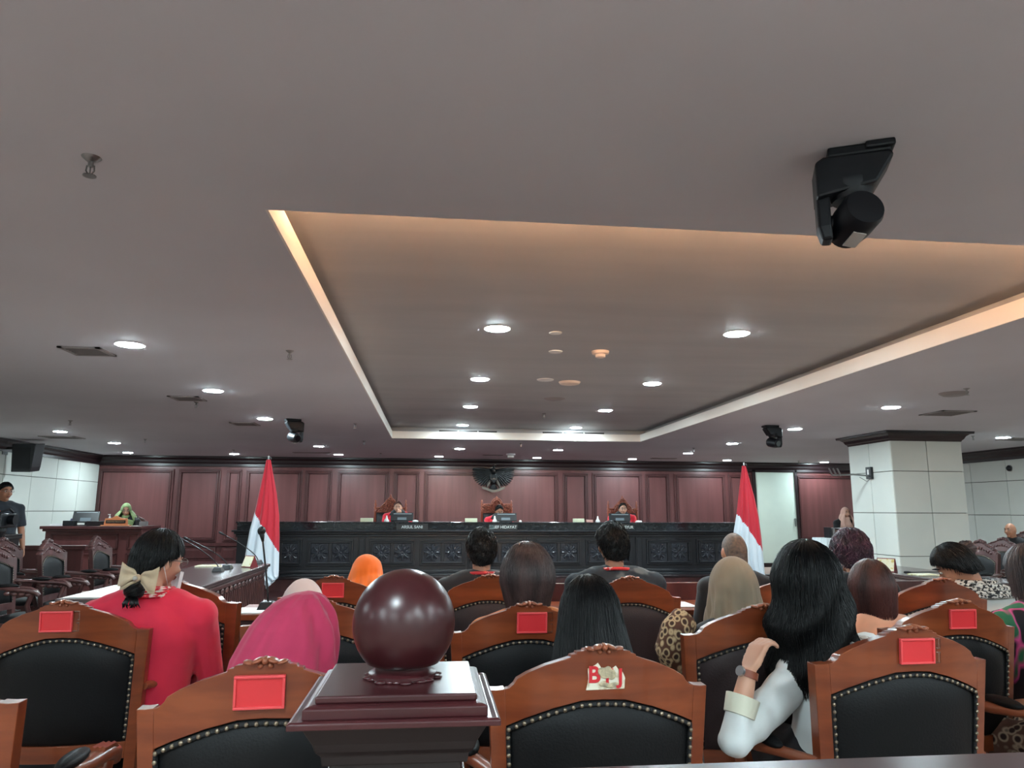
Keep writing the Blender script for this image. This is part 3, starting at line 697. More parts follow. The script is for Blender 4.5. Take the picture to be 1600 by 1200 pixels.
for a, c in pan:
    x0, x1 = bpx(a), bpx(c); m = MB()
    for ins, w_, d in ((0, .035, .03), (.035, .03, .045)):
        X0, X1, Z0, Z1 = x0+ins, x1-ins, zA+ins, zB-ins
        m.box(X0, X1, -d, .01, Z1-w_, Z1); m.box(X0, X1, -d, .01, Z0, Z0+w_); m.box(X0, X0+w_, -d, .01, Z0+w_, Z1-w_); m.box(X1-w_, X1, -d, .01, Z0+w_, Z1-w_)
    m.box((x0+x1)/2-.03, (x0+x1)/2+.03, -.025, .01, zA+.06, zB-.06)
    pn = m.build('panel_frame', M_bench, t, bevel=.006)
    for s in (-1, 1):
        if rose_proto is None:
            r = MB()
            for k in range(8):
                al = k*PI/4+PI/8; A = RY(al)
                r.tube([(0, -.012, .02), (.03, -.03, .07), (.048, -.02, .115), (.03, -.012, .135)], [.010, .015, .015, .008], 6, A)
                r.tube([(0, -.012, .02), (-.03, -.03, .07), (-.048, -.02, .115), (-.03, -.012, .135)], [.010, .015, .015, .008], 6, A)
                r.tube([(0, -.02, .03), (0, -.03, .07), (0, -.015, .11)], [.010, .013, .006], 6, A)
                if k % 2 == 1 or True: r.ell((0, 0, .15 if k % 2 else .14), (.014, .015, .012), A, 8, 5)
            r.ell((0, -.01, 0), (.026, .02, .026))
            r.box(-.15, .15, -.004, .004, -.165, .165)
            rose_proto = r.build('rosette', mat('carved_ebony_highlit', (46, 49, 56), .24), pn, smooth=45); o = rose_proto  # paler than the bench: highlights on the carving put into the colour
        else:
            o = rose_proto.copy(); col.objects.link(o); o.parent = pn
        o.location = ((x0+x1)/2+s*(x1-x0)*.235, -.004, (zA+zB)/2)
for px in (395, 565, 736, 827, 998, 1155):
    m = MB(); x = bpx(px); m.box(x-.06, x+.06, -.03, .01, .13, top-.25); m.box(x-.04, x+.04, -.045, .0, .16, top-.28); m.build('pilaster', M_bench, t, bevel=.006)
ZT = BT+.012
# name plates on the ledge
M_plate = mat('name_plate_black', (24, 27, 30), .4); M_plt = mat('name_plate_lettering', (190, 200, 200), .5)
M_plg = mat('name_plate_grey_panel', (96, 110, 110), .5)
for (px, w_, tx, l) in ((644, .56, 'ARSUL SANI', 'left'), (786, .52, 'ARIEF HIDAYAT', 'middle'), (963, .5, 'RIDWAN MANSYUR', 'right')):
    x = at(px, 824, BY-.06).x; t = thing('name_plate', (x, BY-.085, BT-.13), 'black name plate with pale letters on the bench ledge before the '+l+' judge', 'name plate', group='name plates on the judges bench')
    m = MB(); m.box(-w_/2, w_/2, 0, .025, 0, .11); m.build('plate', M_plate, t, bevel=.003)
    m = MB(); text_mb(tx, .07, T(0, -.002, .055)@FRONT, m, .001, .0008); m.build('lettering', M_plt, t, recalc=False)
    if l == 'middle': m = MB(); m.box(-w_/2+.01, -w_/2+.09, -.003, .0, .02, .09); m.build('grey_panel', M_plg, t)
# monitors on the bench
def monitor(x, y, z, rz, w_, h, label, grp, tilt=.25, lift_=.05):
    t = thing('monitor', (x, y, z), label, 'monitor', rz, grp)
    A = T(0, 0, lift_+h/2)@RX(-tilt)
    m = MB(); m.box(-w_/2, w_/2, -.02, .02, -h/2, h/2, A); m.build('housing', M_black, t, bevel=.005)
    m = MB(); m.box(-w_/2+.015, w_/2-.015, .02, .023, -h/2+.015, h/2-.015, A); m.build('screen', M_screen, t)
    m = MB(); m.box(-w_*.2, w_*.2, -.023, -.02, -h*.42, -h*.1, A); m.build('back_panel', mat('grey_back_panel', (98, 112, 120), .5), t)
    m = MB(); m.box(-w_/2+.05, w_/2-.03, -.024, -.02, h/2-.03, h/2-.018, A); m.build('top_highlight_strip', mat('grey_strip', (150, 160, 165), .3), t)
    m = MB(); m.tube([(0, .0, .0), (0, .0, lift_+.04)], .015, 10); m.box(-.12, .12, -.08, .08, 0, .015); m.build('stand', M_black, t)
    return t
MY = BY+.35
for px, l in ((628, 'left'), (790, 'middle'), (968, 'right')):
    monitor(at(px, 815, MY).x, MY, ZT, 0, .41, .15, 'low black monitor seen from behind in front of the '+l+' judge', 'monitors on the judges bench', lift_=.012)
def tag1(mb, name, m_, loc, label, cat, group=None, **k):
    o = mb.build(name, m_, **k); o.location = loc; return tag(o, label, cat, group)
M_tissue = mat('pale_green_box', (200, 204, 176), .6)
for px, w_, l in ((573, .22, 'left judge'), (736, .22, 'middle judge'), (904, .2, 'right judge')):
    m = MB(); m.box(-w_/2, w_/2, -.06, .06, 0, .065); x = at(px, 815, BY+.2).x
    tag1(m, 'document_box', M_tissue, (x, BY+.2, ZT), 'pale yellow-green flat box on the bench left of the '+l, 'box', bevel=.005)
for px, w_, l in ((649, .1, 'left'), (813, .05, 'middle'), (998, .12, 'right')):
    m = MB(); m.lathe([(w_*.5, 0), (w_*.55, .012), (w_*.45, .028), (.01, .035)], 16); tag1(m, 'saucer_cup', M_whitep, (at(px, 815, BY+.15).x, BY+.15, ZT), 'small white covered dish on the bench right of the '+l+' judge', 'dish', smooth=True)
for px, l in ((934, 'between the flat box and the right judge monitor'), (604, 'just left of the left judge monitor'), (773, 'just left of the middle judge monitor')):
    m = MB(); m.lathe([(.045, 0), (.045, .02), (.02, .06), (.012, .1), (.012, .11)], 14); tag1(m, 'water_carafe', M_whitep, (at(px, 815, BY+.2).x, BY+.2, ZT), 'small white conical carafe on the bench '+l, 'carafe', smooth=True)
m = MB(); m.box(-.06, .06, -.04, .04, 0, .045); tag1(m, 'tissue_pack', mat('pink_pack', (196, 150, 140), .6), (at(921, 815, BY+.2).x, BY+.2, ZT), 'tiny pinkish pack on the bench beside the white carafe', 'pack', bevel=.004)
# ---- tall carved judge chairs
def judge_chair(px, Y, label, kind):
    x = at(px, 800, Y).x; t = thing('judge_chair', (x, Y, .2), label, 'chair', PI, 'high backed carved judge chairs')
    hwid = .30; zb = 1.36   # in local z above dais: top of leather
    CW = mat('carved_throne_wood', (146, 82, 64), .35)
    m = MB(); m.grid(lambda i, j: ((2*i-1)*hwid*.92, -.02+.06*(1-abs(2*i-1)**4)*(1-abs(2*j-1)**4), lerp(.6, zb-.24+.0*(1-(2*i-1)**2), j)), 14, 14); m.grid(lambda i, j: ((2*i-1)*hwid*.92, -.03, lerp(.6, zb-.24, j)), 2, 2)
    m.build('backrest_cushion', mat('grey_leather', (52, 52, 54), .45), t, smooth=True)
    zc_ = zb-.24
    for s in (-1, 1):
        m = MB(); m.lathe([(.022, .0), (.022, zc_), (.03, zc_+.02), (.018, zc_+.06), (.03, zc_+.09), (.016, zc_+.13), (.028, zc_+.16), (.012, zc_+.2), (.02, zc_+.225), (.004, zc_+.26)], 12, T(s*hwid, -.02, 0)); m.build('turned_post', CW, t, smooth=True)
    m = MB(); N = 13
    m.box(-hwid, hwid, -.04, 0, zc_, zc_+.03)
    def ht(u): # crest height
        a = abs(u)
        if kind == 'round': return .17 if a > .35 else .17+.12*math.sqrt(max(0, 1-(a/.36)**2))
        return .09+.03*(a < .62)+(.19*(1-a/.6) if a < .6 else 0)
    rnd = random.Random(px)
    us = [-.93+1.86*k/18 for k in range(19)]
    for u in us:
        h = ht(u); z = zc_+.03
        while z < zc_+h:
            rr = .017+.008*rnd.random(); a0 = rnd.random()*6
            m.tube([(u*hwid+rr*math.cos(a0+q*.9), +.035-.004*q, z+rr*math.sin(a0+q*.9)) for q in range(6)], [.010, .010, .009, .008, .007, .005], 5); z += .03
    cap = [(-.95+1.9*k/38) for k in range(39)]
    m.tube([(u*hwid, .0, zc_+ht(u)+.006) for u in cap], .011, 6)
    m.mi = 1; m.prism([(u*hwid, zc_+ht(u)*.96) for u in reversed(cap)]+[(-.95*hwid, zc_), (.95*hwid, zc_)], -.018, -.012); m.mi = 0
    m.ell((0, -.02, zc_+ht(0)+.02), (.02, .015, .03))
    if kind == 'round':
        m.tube([(.075*math.cos(a), .035, zc_+.17+.09*math.sin(a)) for a in [PI*k/12 for k in range(13)]], .012, 6)
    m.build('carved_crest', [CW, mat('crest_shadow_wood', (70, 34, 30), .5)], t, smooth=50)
    m = MB(); m.box(-.3, .3, -.03, .5, .38, .44); m.build('seat_rail', CW, t, bevel=.01)
    m = MB(); m.ell((0, .23, .44), (.28, .25, .06)); m.build('seat', MATS['grey_leather'], t, smooth=True)
    for s in (-1, 1):
        for y in (0, .45): m = MB(); m.tube([(s*.26, y, .4), (s*.26, y, 0)], [.03, .02], 8); m.build('leg', CW, t)
        m = MB(); m.tube([(s*.3, -.02, .66), (s*.33, .2, .68), (s*.33, .42, .66)], .025, 8); m.tube([(s*.31, .4, .66), (s*.28, .4, .42)], .02, 8); m.build('armrest', CW, t, smooth=40)
JY = BY+1.55
judge_chair(610, JY, 'tall chair with pointed carved crest behind the leftmost judge', 'point')
judge_chair(776, JY, 'tall chair with rounded medallion carved crest behind the middle judge under the emblem', 'round')
judge_chair(973, JY, 'tall chair with pointed carved crest behind the rightmost judge', 'point')
# ================================================================== EMBLEM
e0 = at(771, 746, YB-.12); t = thing('wall_emblem', (e0.x, YB-.1, e0.z-.06), 'dark carved spread-winged bird emblem with shield high on the panelled wall', 'emblem')
M_em = mat('emblem_dark_metal', (24, 28, 30), .4, .4); M_em2 = mat('emblem_worn_metal', (112, 104, 96), .4, .6)
pxm = (YB-.1)/FPX
for s in (-1, 1):
    m = MB()
    for L_, n, wv, y in ((.50, 13, .05, 0), (.36, 10, .045, -.03), (.24, 8, .04, -.055)):
        for k in range(n):
            a = math.radians(8-98*k/(n-1)); l = L_*(1 if k < n*.6 else 1-.35*(k-n*.6)/(n*.4)); cxx = s*.03
            m.ell((0, 0, 0), (l/2, .014, wv*.62), T(cxx+s*math.cos(a)*l/2, y, .19+math.sin(a)*l/2*.72)@RY(-a*s*.9), 12, 6)
    m.tube([(s*.02, -.03, .2), (s*.25, -.04, .265), (s*.5, -.03, .27)], [.04, .035, .02], 8)
    m.prism([(0, .27)]+[(s*.46*math.cos(a), .27-.36*math.sin(a)) for a in [PI/2*(1-q/12) for q in range(13)]], .02, .03)
    m.build('wing', M_em, t, smooth=True)
m = MB(); m.ell((0, -.04, .05), (.11, .07, .16)); m.tube([(0, -.05, .15), (0, -.08, .24), (-.02, -.1, .29)], [.06, .045, .035], 10); m.ell((-.01, -.1, .3), (.04, .05, .04)); m.build('bird_body', M_em, t, smooth=True)
m = MB(); m.tube([(-.02, -.12, .3), (-.09, -.14, .285), (-.1, -.14, .26)], [.02, .014, .003], 8); m.tube([(.0, -.1, .33), (.03, -.09, .37), (.07, -.08, .35)], [.012, .012, .004], 6); m.tube([(.0, -.11, .24), (.02, -.12, .2)], .02, 6); m.build('head_crest', M_em2, t, smooth=True)
m = MB(); m.prism([(-.07, .12), (-.08, .0), (0, -.09), (.08, .0), (.07, .12)], -.13, -.09); m.build('shield', M_em, t, bevel=.008)
m = MB(); m.box(-.075, .075, -.136, -.13, .01, .022); m.prism([(-.02, .03), (0, .05), (.02, .03), (0, .01)], -.14, -.13); m.build('shield_charge', M_em2, t)
m = MB()
for k in range(7): a = -.5+k/6*1.0; m.ell((0, 0, 0), (.022, .012, .11), T(math.sin(a)*.13, -.03, -.16-.03*math.cos(a))@RY(-a), 8, 6)
m.build('tail_feathers', M_em, t, smooth=True)
m = MB()
for s in (-1, 1): m.tube([(s*.07, -.06, -.02), (s*.13, -.08, -.12), (s*.16, -.09, -.2)], [.04, .025, .015], 8)
m.build('leg', M_em2, t, smooth=True)
m = MB(); m.grid(lambda i, j: ((i-.5)*.56, -.1-.015*math.sin(i*12), -.26+(2*i-1)**2*.07+(j-.5)*.06+.012*math.sin(i*9)), 30, 2); m.build('ribbon', M_em2, t, smooth=True)
# ================================================================== FLAGS
def flag(px, pyt, Y, label, mir=1):
    p = at(px, pyt, Y); x0 = p.x; zt = p.z; t = thing('flag_stand', (x0, Y, 0), label, 'flag', 0, 'red and white flags beside the bench')
    m = MB(); m.lathe([(.2, 0), (.2, .03), (.06, .05), (.03, .08)], 24); m.build('base', M_metal, t, smooth=40)
    m = MB(); m.tube([(0, 0, .05), (0, 0, zt-.06)], .014, 10); m.build('pole', M_metal, t, smooth=True)
    m = MB(); m.lathe([(.014, zt-.07), (.02, zt-.05), (.01, zt-.035), (.016, zt-.015), (.004, zt+.01)], 12); m.tube([(.0, -.01, zt-.04), (.035, -.01, zt-.03), (.04, -.01, zt-.06)], .008, 6); m.build('spear_finial', M_metal, t, smooth=True)
    k = .00254*Y/11.5   # metres per quarter photo pixel
    Lf = [(230, 305), (320, 290), (430, 272), (540, 255), (650, 232), (790, 215), (880, 222), (970, 350 if mir > 0 else 300)]
    Rf = [(230, 331), (320, 352), (430, 378), (560, 400), (680, 409), (760, 412), (880, 416), (912, 416)]
    z0 = 205
    def cloth(i, j):
        a = 2*PI*i
        row = lerp(230, 985, j)
        # slanted hem: the rear edge ends higher
        xl = interp(Lf, row); xr = interp(Rf, row); c = (xl+xr)/2; h = (xr-xl)/2
        x = c+h*math.cos(a); row2 = row-(70*(math.cos(a)+1)/2 if j > .9 else 0)*max(0, (j-.9)/.1)
        dep = .02+.09*j
        y = dep*math.sin(a)*(1+.25*math.sin(7*a+2*j))+.035*j*math.sin(9*math.cos(a)*1.3+1.0)+.01*math.sin(23*math.cos(a))*j
        return ((x-318)*k*1.0, y, zt-(row2-z0)*k)
    m = MB(); m.grid(cloth, 96, 90, closed=True)
    # colour split along a slanting seam
    for fi, f in enumerate(m.f):
        cx_ = sum(m.v[i][0] for i in f)/4; cz = sum(m.v[i][2] for i in f)/4
        X = cx_/k+318; Rw = (zt-cz)/k+z0
        seam = 540+(X-255)*(770-540)/(408-255)
        m.m[fi] = 0 if Rw < seam else 1
    m.build('flag_cloth', [M_flagr, M_flagw], t, smooth=True)
flag(420, 712, 11.5, 'red and white flag hanging on a stand at the left end of the judges bench')
flag(1162, 722, 11.5, 'red and white flag hanging on a stand at the right end of the judges bench', -1)
# ================================================================== COUNSEL TABLES
def counsel_table(x0, x1, y0, y1, label, side):
    t = thing('counsel_table', ((x0+x1)/2, (y0+y1)/2, 0), label, 'table'); X = (x1-x0)/2; Y_ = (y1-y0)/2
    m = MB(); m.box(-X, X, -Y_, Y_, .715, .75); m.box(-X+.02, X-.02, -Y_+.02, Y_-.02, .69, .715); m.build('tabletop', M_tbl, t, bevel=.008)
    m = MB(); m.box(-X+.05, X-.05, -Y_+.05, Y_-.05, .0, .69); m.build('carcass', M_tblx, t)
    m = MB(); n = int(2*Y_/.16)
    for s in (-1, 1):
        xx = s*(X-.05)
        for k in range(n):
            y = -Y_+.1+(k+.5)*(2*Y_-.2)/n; a, c = sorted((xx, xx+s*.02)); m.box(a, c, y-.055, y-.02, .2, .6); m.box(a, c, y+.02, y+.055, .2, .6)
            m.ell((xx+s*.015, y, .63), (.012, .06, .025), None, 8, 5)
        a, c = sorted((xx, xx+s*.03)); m.box(a, c, -Y_+.05, Y_-.05, .66, .69); m.box(a, c, -Y_+.05, Y_-.05, .1, .16)
    for s in (-1, 1):
        yy = s*(Y_-.05)
        for k in range(4): x = -X+.1+(k+.5)*(2*X-.2)/4; a, c = sorted((yy, yy+s*.02)); m.box(x-.06, x+.06, a, c, .2, .6)
    m.build('carved_slats', M_dark, t, bevel=.004)
    return t
M_tbl = mat('polished_dark_tabletop', (74, 60, 60), .25, coat=.3); M_tblx = mat('dark_table_body', (62, 38, 37), .4)
TL = counsel_table(-2.62, -1.86, 5.6, 9.0, 'long dark counsel table with gooseneck microphones at the left, carved sides', 1)
TR = counsel_table(4.78, 5.5, 6.2, 8.7, 'long dark counsel table at the right before the white pillar', -1)
def mic(x, y, z, hd, label, grp, s=1.0, ball=False):
    # hd: (dx, dy, dz) of the microphone head relative to the base
    t = thing('gooseneck_microphone', (x, y, z), label, 'microphone', 0, grp); dx, dy, dz = hd
    m = MB(); m.frus((-.05*s, .05*s, -.07*s, .07*s, 0), (-.035*s, .035*s, -.05*s, .03*s, .045*s)); m.build('base', M_black, t, bevel=.006)
    m = MB(); pts = [(0, 0, .04*s)]; n = 10
    for k in range(1, n+1):
        u = k/n; pts.append((dx*u**1.25 if not ball else dx*u, dy*u, .04*s+(dz-.04*s)*(u**.85)))
    m.tube(pts, .0055 if not ball else .006, 7); m.build('gooseneck', M_black, t, smooth=True)
    m = MB(); d = (V(pts[-1])-V(pts[-2])).normalized(); q = V(pts[-1])
    if ball: m.ell(tuple(q+d*.01), (.026, .026, .03)); m.tube([q-d*.06, q], [.008, .02], 10)
    else: m.tube([q-d*.01, q+d*.02, q+d*.05, q+d*.06], [.009, .013, .013, .006], 10)
    m.build('mic_head', M_black, t, smooth=True)
    return t
GM = 'gooseneck microphones on the left counsel table'
def pmic(base, head, zb, label):
    b = onz(base[0], base[1], zb); h = at(head[0], head[1], b.y); mic(b.x, b.y, zb, (h.x-b.x, 0, h.z-b.z), label, GM, 1.0)
pmic((341, 893), (282, 841), .75, 'gooseneck microphone on the left table with the lowest neck, leftmost head')
pmic((355, 889), (295, 843), .75, 'gooseneck microphone on the left table, second from left')
pmic((403, 881), (349, 835), .75, 'gooseneck microphone beside the tent card at the far end of the left table')
p = onz(404, 947, .75); 
# front desk
t = thing('front_desk', (.35, 4.95, 0), 'low reddish desk running before the front row of public seats', 'table')
m = MB(); m.box(-1.55, 2.2, -.25, .25, .715, .75); m.build('desktop', M_orangex, t, bevel=.006)
m = MB(); m.box(-1.5, 2.15, -.2, .2, 0, .715); m.build('desk_body', M_tblx, t)
m = MB(); m.box(-1.2, 3.4, .26, .29, 0, .87); m.build('desk_screen', M_wallf, t, bevel=.004)
FD = 4.70
for x, y, l in ((-1.08, 4.86, 'sheet of white paper on the front desk left of the pink headscarf'), (1.62, 4.93, 'sheet of white paper on the front desk left of the khaki headscarf'),):
    m = MB(); m.box(-.15, .15, -.13, .12, 0, .006); tag1(m, 'paper_sheet', M_paper, (x, y, .7505), l, 'paper')
m = MB(); m.box(-.29, .12, -.3, .55, 0, .005); tag1(m, 'paper_sheet', M_paper, (-2.3, 5.95, .7505), 'white papers spread on the near end of the left counsel table', 'paper')
b = V((-1.02, 4.93, .75)); h = at(409, 832, 4.93)
mic(b.x, b.y, .7505, (h.x-b.x, 0, h.z-.75), 'tall black gooseneck microphone with round head standing before the left flag', 'microphone on the front desk', 1.1, True)
# tent cards
def tent(q, z, rz, label, s=1.0):
    p = onz(*q, z); t = thing('tent_card', (p.x, p.y, z+.0005), label, 'sign', rz, 'tent cards on the counsel tables')
    m = MB(); m.prism([(-.07*s, 0), (.07*s, 0), (0, .17*s)], -.11*s, .11*s); m.build('card_sides', mat('dark_red_card', (120, 34, 40), .5), t)
    m = MB(); m.add([(-.073*s, -.1*s, .012*s), (-.073*s, .1*s, .012*s), (-.008*s, .1*s, .16*s), (-.008*s, -.1*s, .16*s)], [(0, 1, 2, 3)]); m.build('paper_face', mat('cream_card', (228, 224, 196), .6, c2=(208, 190, 120), scale=(18, 18, 18), lo=.55, hi=.6), t)
    return t
tent((390, 886), .75, .9, 'cream tent card at the far end of the left counsel table', .72)
tent((1386, 893), .75, .75, 'cream and maroon tent card on the right counsel table before the pillar', .82)
m = MB(); m.box(-.12, .12, -.09, .09, 0, .012); p = onz(318, 885, .75); tag1(m, 'notebook', mat('cream_card', (0, 0, 0)), (p.x+.05, p.y, .7505), 'cream notebook on the left counsel table left of the microphones', 'notebook', bevel=.002)
m = MB(); m.box(-.12, .12, -.09, .09, 0, .01); p = onz(1404, 893, .75); tag1(m, 'notepad', mat('cream_card', (0, 0, 0)), (4.95, 7.0, .7505), 'pale notepad at the foot of the tent card on the right table', 'notepad', bevel=.002)
pmic2 = onz(1470, 905, .75)
mic(5.2, 6.9, .7505, (-.4, .1, .03), 'gooseneck microphone lying low over the right counsel table', 'microphone on the right counsel table')
# ================================================================== CLERK DESK (left, raised)
CY = 13.4; cx0, cx1 = at(72, 825, CY).x, at(196, 825, CY).x; cx2 = at(222, 825, CY).x; CT = 1.08
t = thing('clerk_desk', ((cx0+cx2)/2, CY, 0), 'reddish brown raised clerk desk by the left wall with moulded front', 'desk'); X = (cx2-cx0)/2
m = MB(); m.box(-X-.05, X+.05, -.12, .75, CT-.05, CT); m.box(-X-.02, X+.02, -.08, .72, CT-.09, CT-.05); m.build('desktop', M_wallf, t, bevel=.008)
m = MB(); m.box(-X, X, 0, .7, 0, CT-.09); m.build('desk_body', M_wall, t)
m = MB()
for a, c in ((-X+.1, -X+.1+(cx1-cx0-.2)), (cx1-cx0-X+.05, X-.05)):
    for z0, z1_ in ((.3, .62), (.68, .95)):
        m.box(a, c, -.03, .01, z1_-.03, z1_); m.box(a, c, -.03, .01, z0, z0+.03); m.box(a, a+.03, -.03, .01, z0, z1_); m.box(c-.03, c, -.03, .01, z0, z1_)
m.box(-X-.02, X+.02, -.06, .01, .2, .27); m.build('front_moulding', M_wallf, t, bevel=.006)
CTZ = CT
def cp(px): return at(px, 815, CY+.2).x
mo = monitor(cp(132), CY+.25, CTZ, .12, .42, .2, 'black monitor standing on the clerk desk at the left', 'monitor on the clerk desk', .35)
m = MB(); m.box(-.09, .09, -.07, .07, 0, .09); tag1(m, 'black_box', M_black, (cp(114), CY+.1, CTZ+.0005), 'small black box left of the clerk monitor', 'box', bevel=.006)
m = MB(); m.box(-.15, .15, -.06, .06, 0, .085); tag1(m, 'document_tray', M_newelx, (cp(158), CY+.05, CTZ+.0005), 'dark low box between the clerk monitor and the wooden name stand', 'box', bevel=.006)
t = thing('sanitizer_bottle', (cp(167), CY+.3, CTZ), 'clear white pump bottle behind the dark box on the clerk desk', 'bottle')
m = MB(); m.lathe([(.035, 0), (.038, .01), (.038, .11), (.02, .135), (.015, .14)], 16); m.build('bottle_body', M_whitep, t, smooth=True)
m = MB(); m.lathe([(.016, .14), (.016, .16), (.006, .165), (.006, .19)], 12); m.box(-.03, .01, -.008, .008, .188, .2); m.build('pump', M_whitep, t)
m = MB(); m.box(-.05, .05, -.03, .03, 0, .04); m.ell((.0, 0, .05), (.04, .02, .02)); tag1(m, 'tissue_pack', M_paper, (cp(157), CY+.3, CTZ+.0005), 'small white tissue pack behind the dark box on the clerk desk', 'tissues')
t = thing('name_stand', (cp(190), CY-.02, CTZ), 'light wooden name stand with a black plate on the clerk desk', 'name plate')
WD = mat('light_wood', (190, 116, 74), .4); m = MB(); m.prism([(-.2, 0), (.2, 0), (.18, .13), (.07, .14), (.0, .18), (-.07, .14), (-.18, .13)], -.02, .02); m.box(-.24, .24, -.04, .04, 0, .02); m.build('stand_board', WD, t, bevel=.004)
m = MB(); m.box(-.16, .16, -.026, -.02, .05, .1); m.build('black_plate', M_plate, t)
m = MB(); text_mb('PANITERA PENGGANTI', .027, T(0, -.027, .075)@FRONT, m, .0006); m.build('lettering', mat('gold_letters', (170, 130, 90), .5), t, recalc=False)
m = MB(); m.add([(-.13, -.1, 0), (.13, -.1, 0), (.13, .1, 0), (-.13, .1, 0), (-.12, -.09, .03), (.1, -.1, .04), (.12, .09, .035), (-.12, .08, .03)], [(0,3,2,1),(4,5,6,7),(0,1,5,4),(1,2,6,5),(2,3,7,6),(3,0,4,7)]); tag1(m, 'paper_stack', M_paper, (cp(91), CY+.25, CTZ+.0005), 'loose stack of white papers at the left end of the clerk desk', 'papers')
m = MB(); m.frus((-.04, .04, -.04, .04, 0), (-.01, .01, -.01, .01, .12)); tag1(m, 'pen_holder', mat('violet_card', (74, 66, 110), .5), (cp(101), CY+.45, CTZ+.0005), 'small dark violet pointed holder beside the papers on the clerk desk', 'holder')
m = MB(); m.box(-.06, .06, -.05, .05, 0, .07); tag1(m, 'grey_box', mat('grey_card', (120, 116, 116), .6), (cp(218), CY+.4, CTZ+.0005), 'small grey box at the right end of the clerk desk', 'box')
# low dark wooden barrier behind the left chairs
m = MB(); m.box(-1.2, 1.2, -.03, .03, .0, .78); m.box(-1.25, 1.25, -.06, .06, .78, .84); tag1(m, 'low_barrier', M_wallf, (-6.3, 11.6, 0), 'low dark wooden barrier behind the carved chairs at far left', 'barrier', bevel=.008)
# ================================================================== LECTERN AND TABLE (right, back)
LY = 14.3; lx = at(1330, 830, LY).x
t = thing('lectern', (lx+.02, LY, 0), 'brown wooden lectern half hidden behind the pillar before the person in peach headscarf', 'lectern')
m = MB(); m.box(-.3, .3, -.2, .2, 0, 1.0); m.build('body', mat('brown_lectern_wood', (112, 70, 52), .4, c2=(92, 56, 42), scale=(8, 8, 1)), t, bevel=.01)
m = MB(); m.box(-.33, .33, -.24, .26, 1.0, 1.04, RX(.0)); m.build('reading_top', M_crown, t, bevel=.006)
m = MB(); m.box(-.15, .15, -.1, .12, 1.041, 1.047); tag(m.build('paper_sheet', M_paper), 'white sheet lying on the brown lectern', 'paper').location = (lx+.05, LY, 0)
wx0, wx1 = at(1281, 840, 13.6).x, at(1322, 840, 13.6).x
t = thing('side_table', ((wx0+wx1)/2, 13.6, 0), 'table under a hanging white cloth just left of the pillar', 'table'); X = (wx1-wx0)/2
m = MB(); m.box(-X, X, -.25, .25, .83, .86); m.build('tabletop', M_tblx, t)
for sx in (-1, 1):
    for sy in (-1, 1): m = MB(); m.box(sx*X*.9-.02, sx*X*.9+.02, sy*.2-.02, sy*.2+.02, 0, .83); m.build('leg', M_tblx, t)
m = MB(); pts = []
for i in range(80):
    a = i/80*2*PI; c, s = math.cos(a), math.sin(a); q = max(abs(c), abs(s)); pts.append((c/q, s/q, a))
m.rings([[(x*(X+.01+f*(.03+.015*math.sin(a*14))), y*(.26+f*(.03+.015*math.sin(a*14))), z) for x, y, a in pts] for z, f in ((.872, 0), (.868, .1), (.6, .7), (.1, 1))], cap=False); m.add([(-X, -.26, .872), (X, -.26, .872), (X, .26, .872), (-X, .26, .872)], [(0, 1, 2, 3)])
o = m.build('tablecloth', mat('white_cloth', (214, 222, 224), .8), None, smooth=40); o.location = ((wx0+wx1)/2, 13.6, 0); tag(o, 'white cloth draped over the small table left of the pillar', 'tablecloth')
for k, (px, h) in enumerate(((1293, .2), (1299, .19))):
    m = MB(); m.box(-.02, .02, -.1, .1, 0, h); tag1(m, 'document_folder', M_black if k == 0 else mat('grey_card', (0, 0, 0)), (at(px, 830, 13.6).x, 13.6, .873), ('black upright folder' if k == 0 else 'grey upright folder')+' standing on the white clothed table', 'folder', bevel=.003)
# video camera on tripod, far left
p = at(4, 812, 8.9); t = thing('video_camera', (p.x-.02, 8.9, 0), 'black video camera on a tripod at the left edge before the standing person', 'camera')
m = MB(); m.box(-.09, .09, -.16, .16, 1.16, 1.32); m.build('camera_body', M_black, t, bevel=.015)
m = MB(); m.lathe([(.05, 0), (.055, .08), (.06, .1)], 18, T(.06, .0, 1.25)@RY(PI/2)); m.tube([(.02, -.1, 1.32), (.08, .0, 1.37), (.06, .12, 1.33)], .012, 8); m.build('lens_barrel', M_matte, t, smooth=40)
m = MB(); m.lathe([(.04, 1.06), (.07, 1.12), (.07, 1.16)], 16); m.tube([(0, 0, .5), (0, 0, 1.08)], .02, 8); m.build('tripod_column', M_black, t)
for k in range(3): a = k*2*PI/3+.5; m = MB(); m.tube([(0, 0, 1.0), (.4*math.cos(a), .4*math.sin(a), 0)], [.02, .014], 8); m.build('tripod_leg', M_black, t)
p = at(4, 836, 9.6); m = MB(); m.box(-.5, .22, -.2, .2, 0, .03); m.box(-.48, .2, -.18, .18, -.98, 0); m.box(-.5, .22, -.2, .2, -.03, 0); o = m.build('camera_cabinet', M_newelx, None, bevel=.006); o.location = (at(22, 836, 9.7).x-.25, 9.75, 1.03); tag(o, 'dark cabinet top at the left edge below the standing person', 'cabinet')
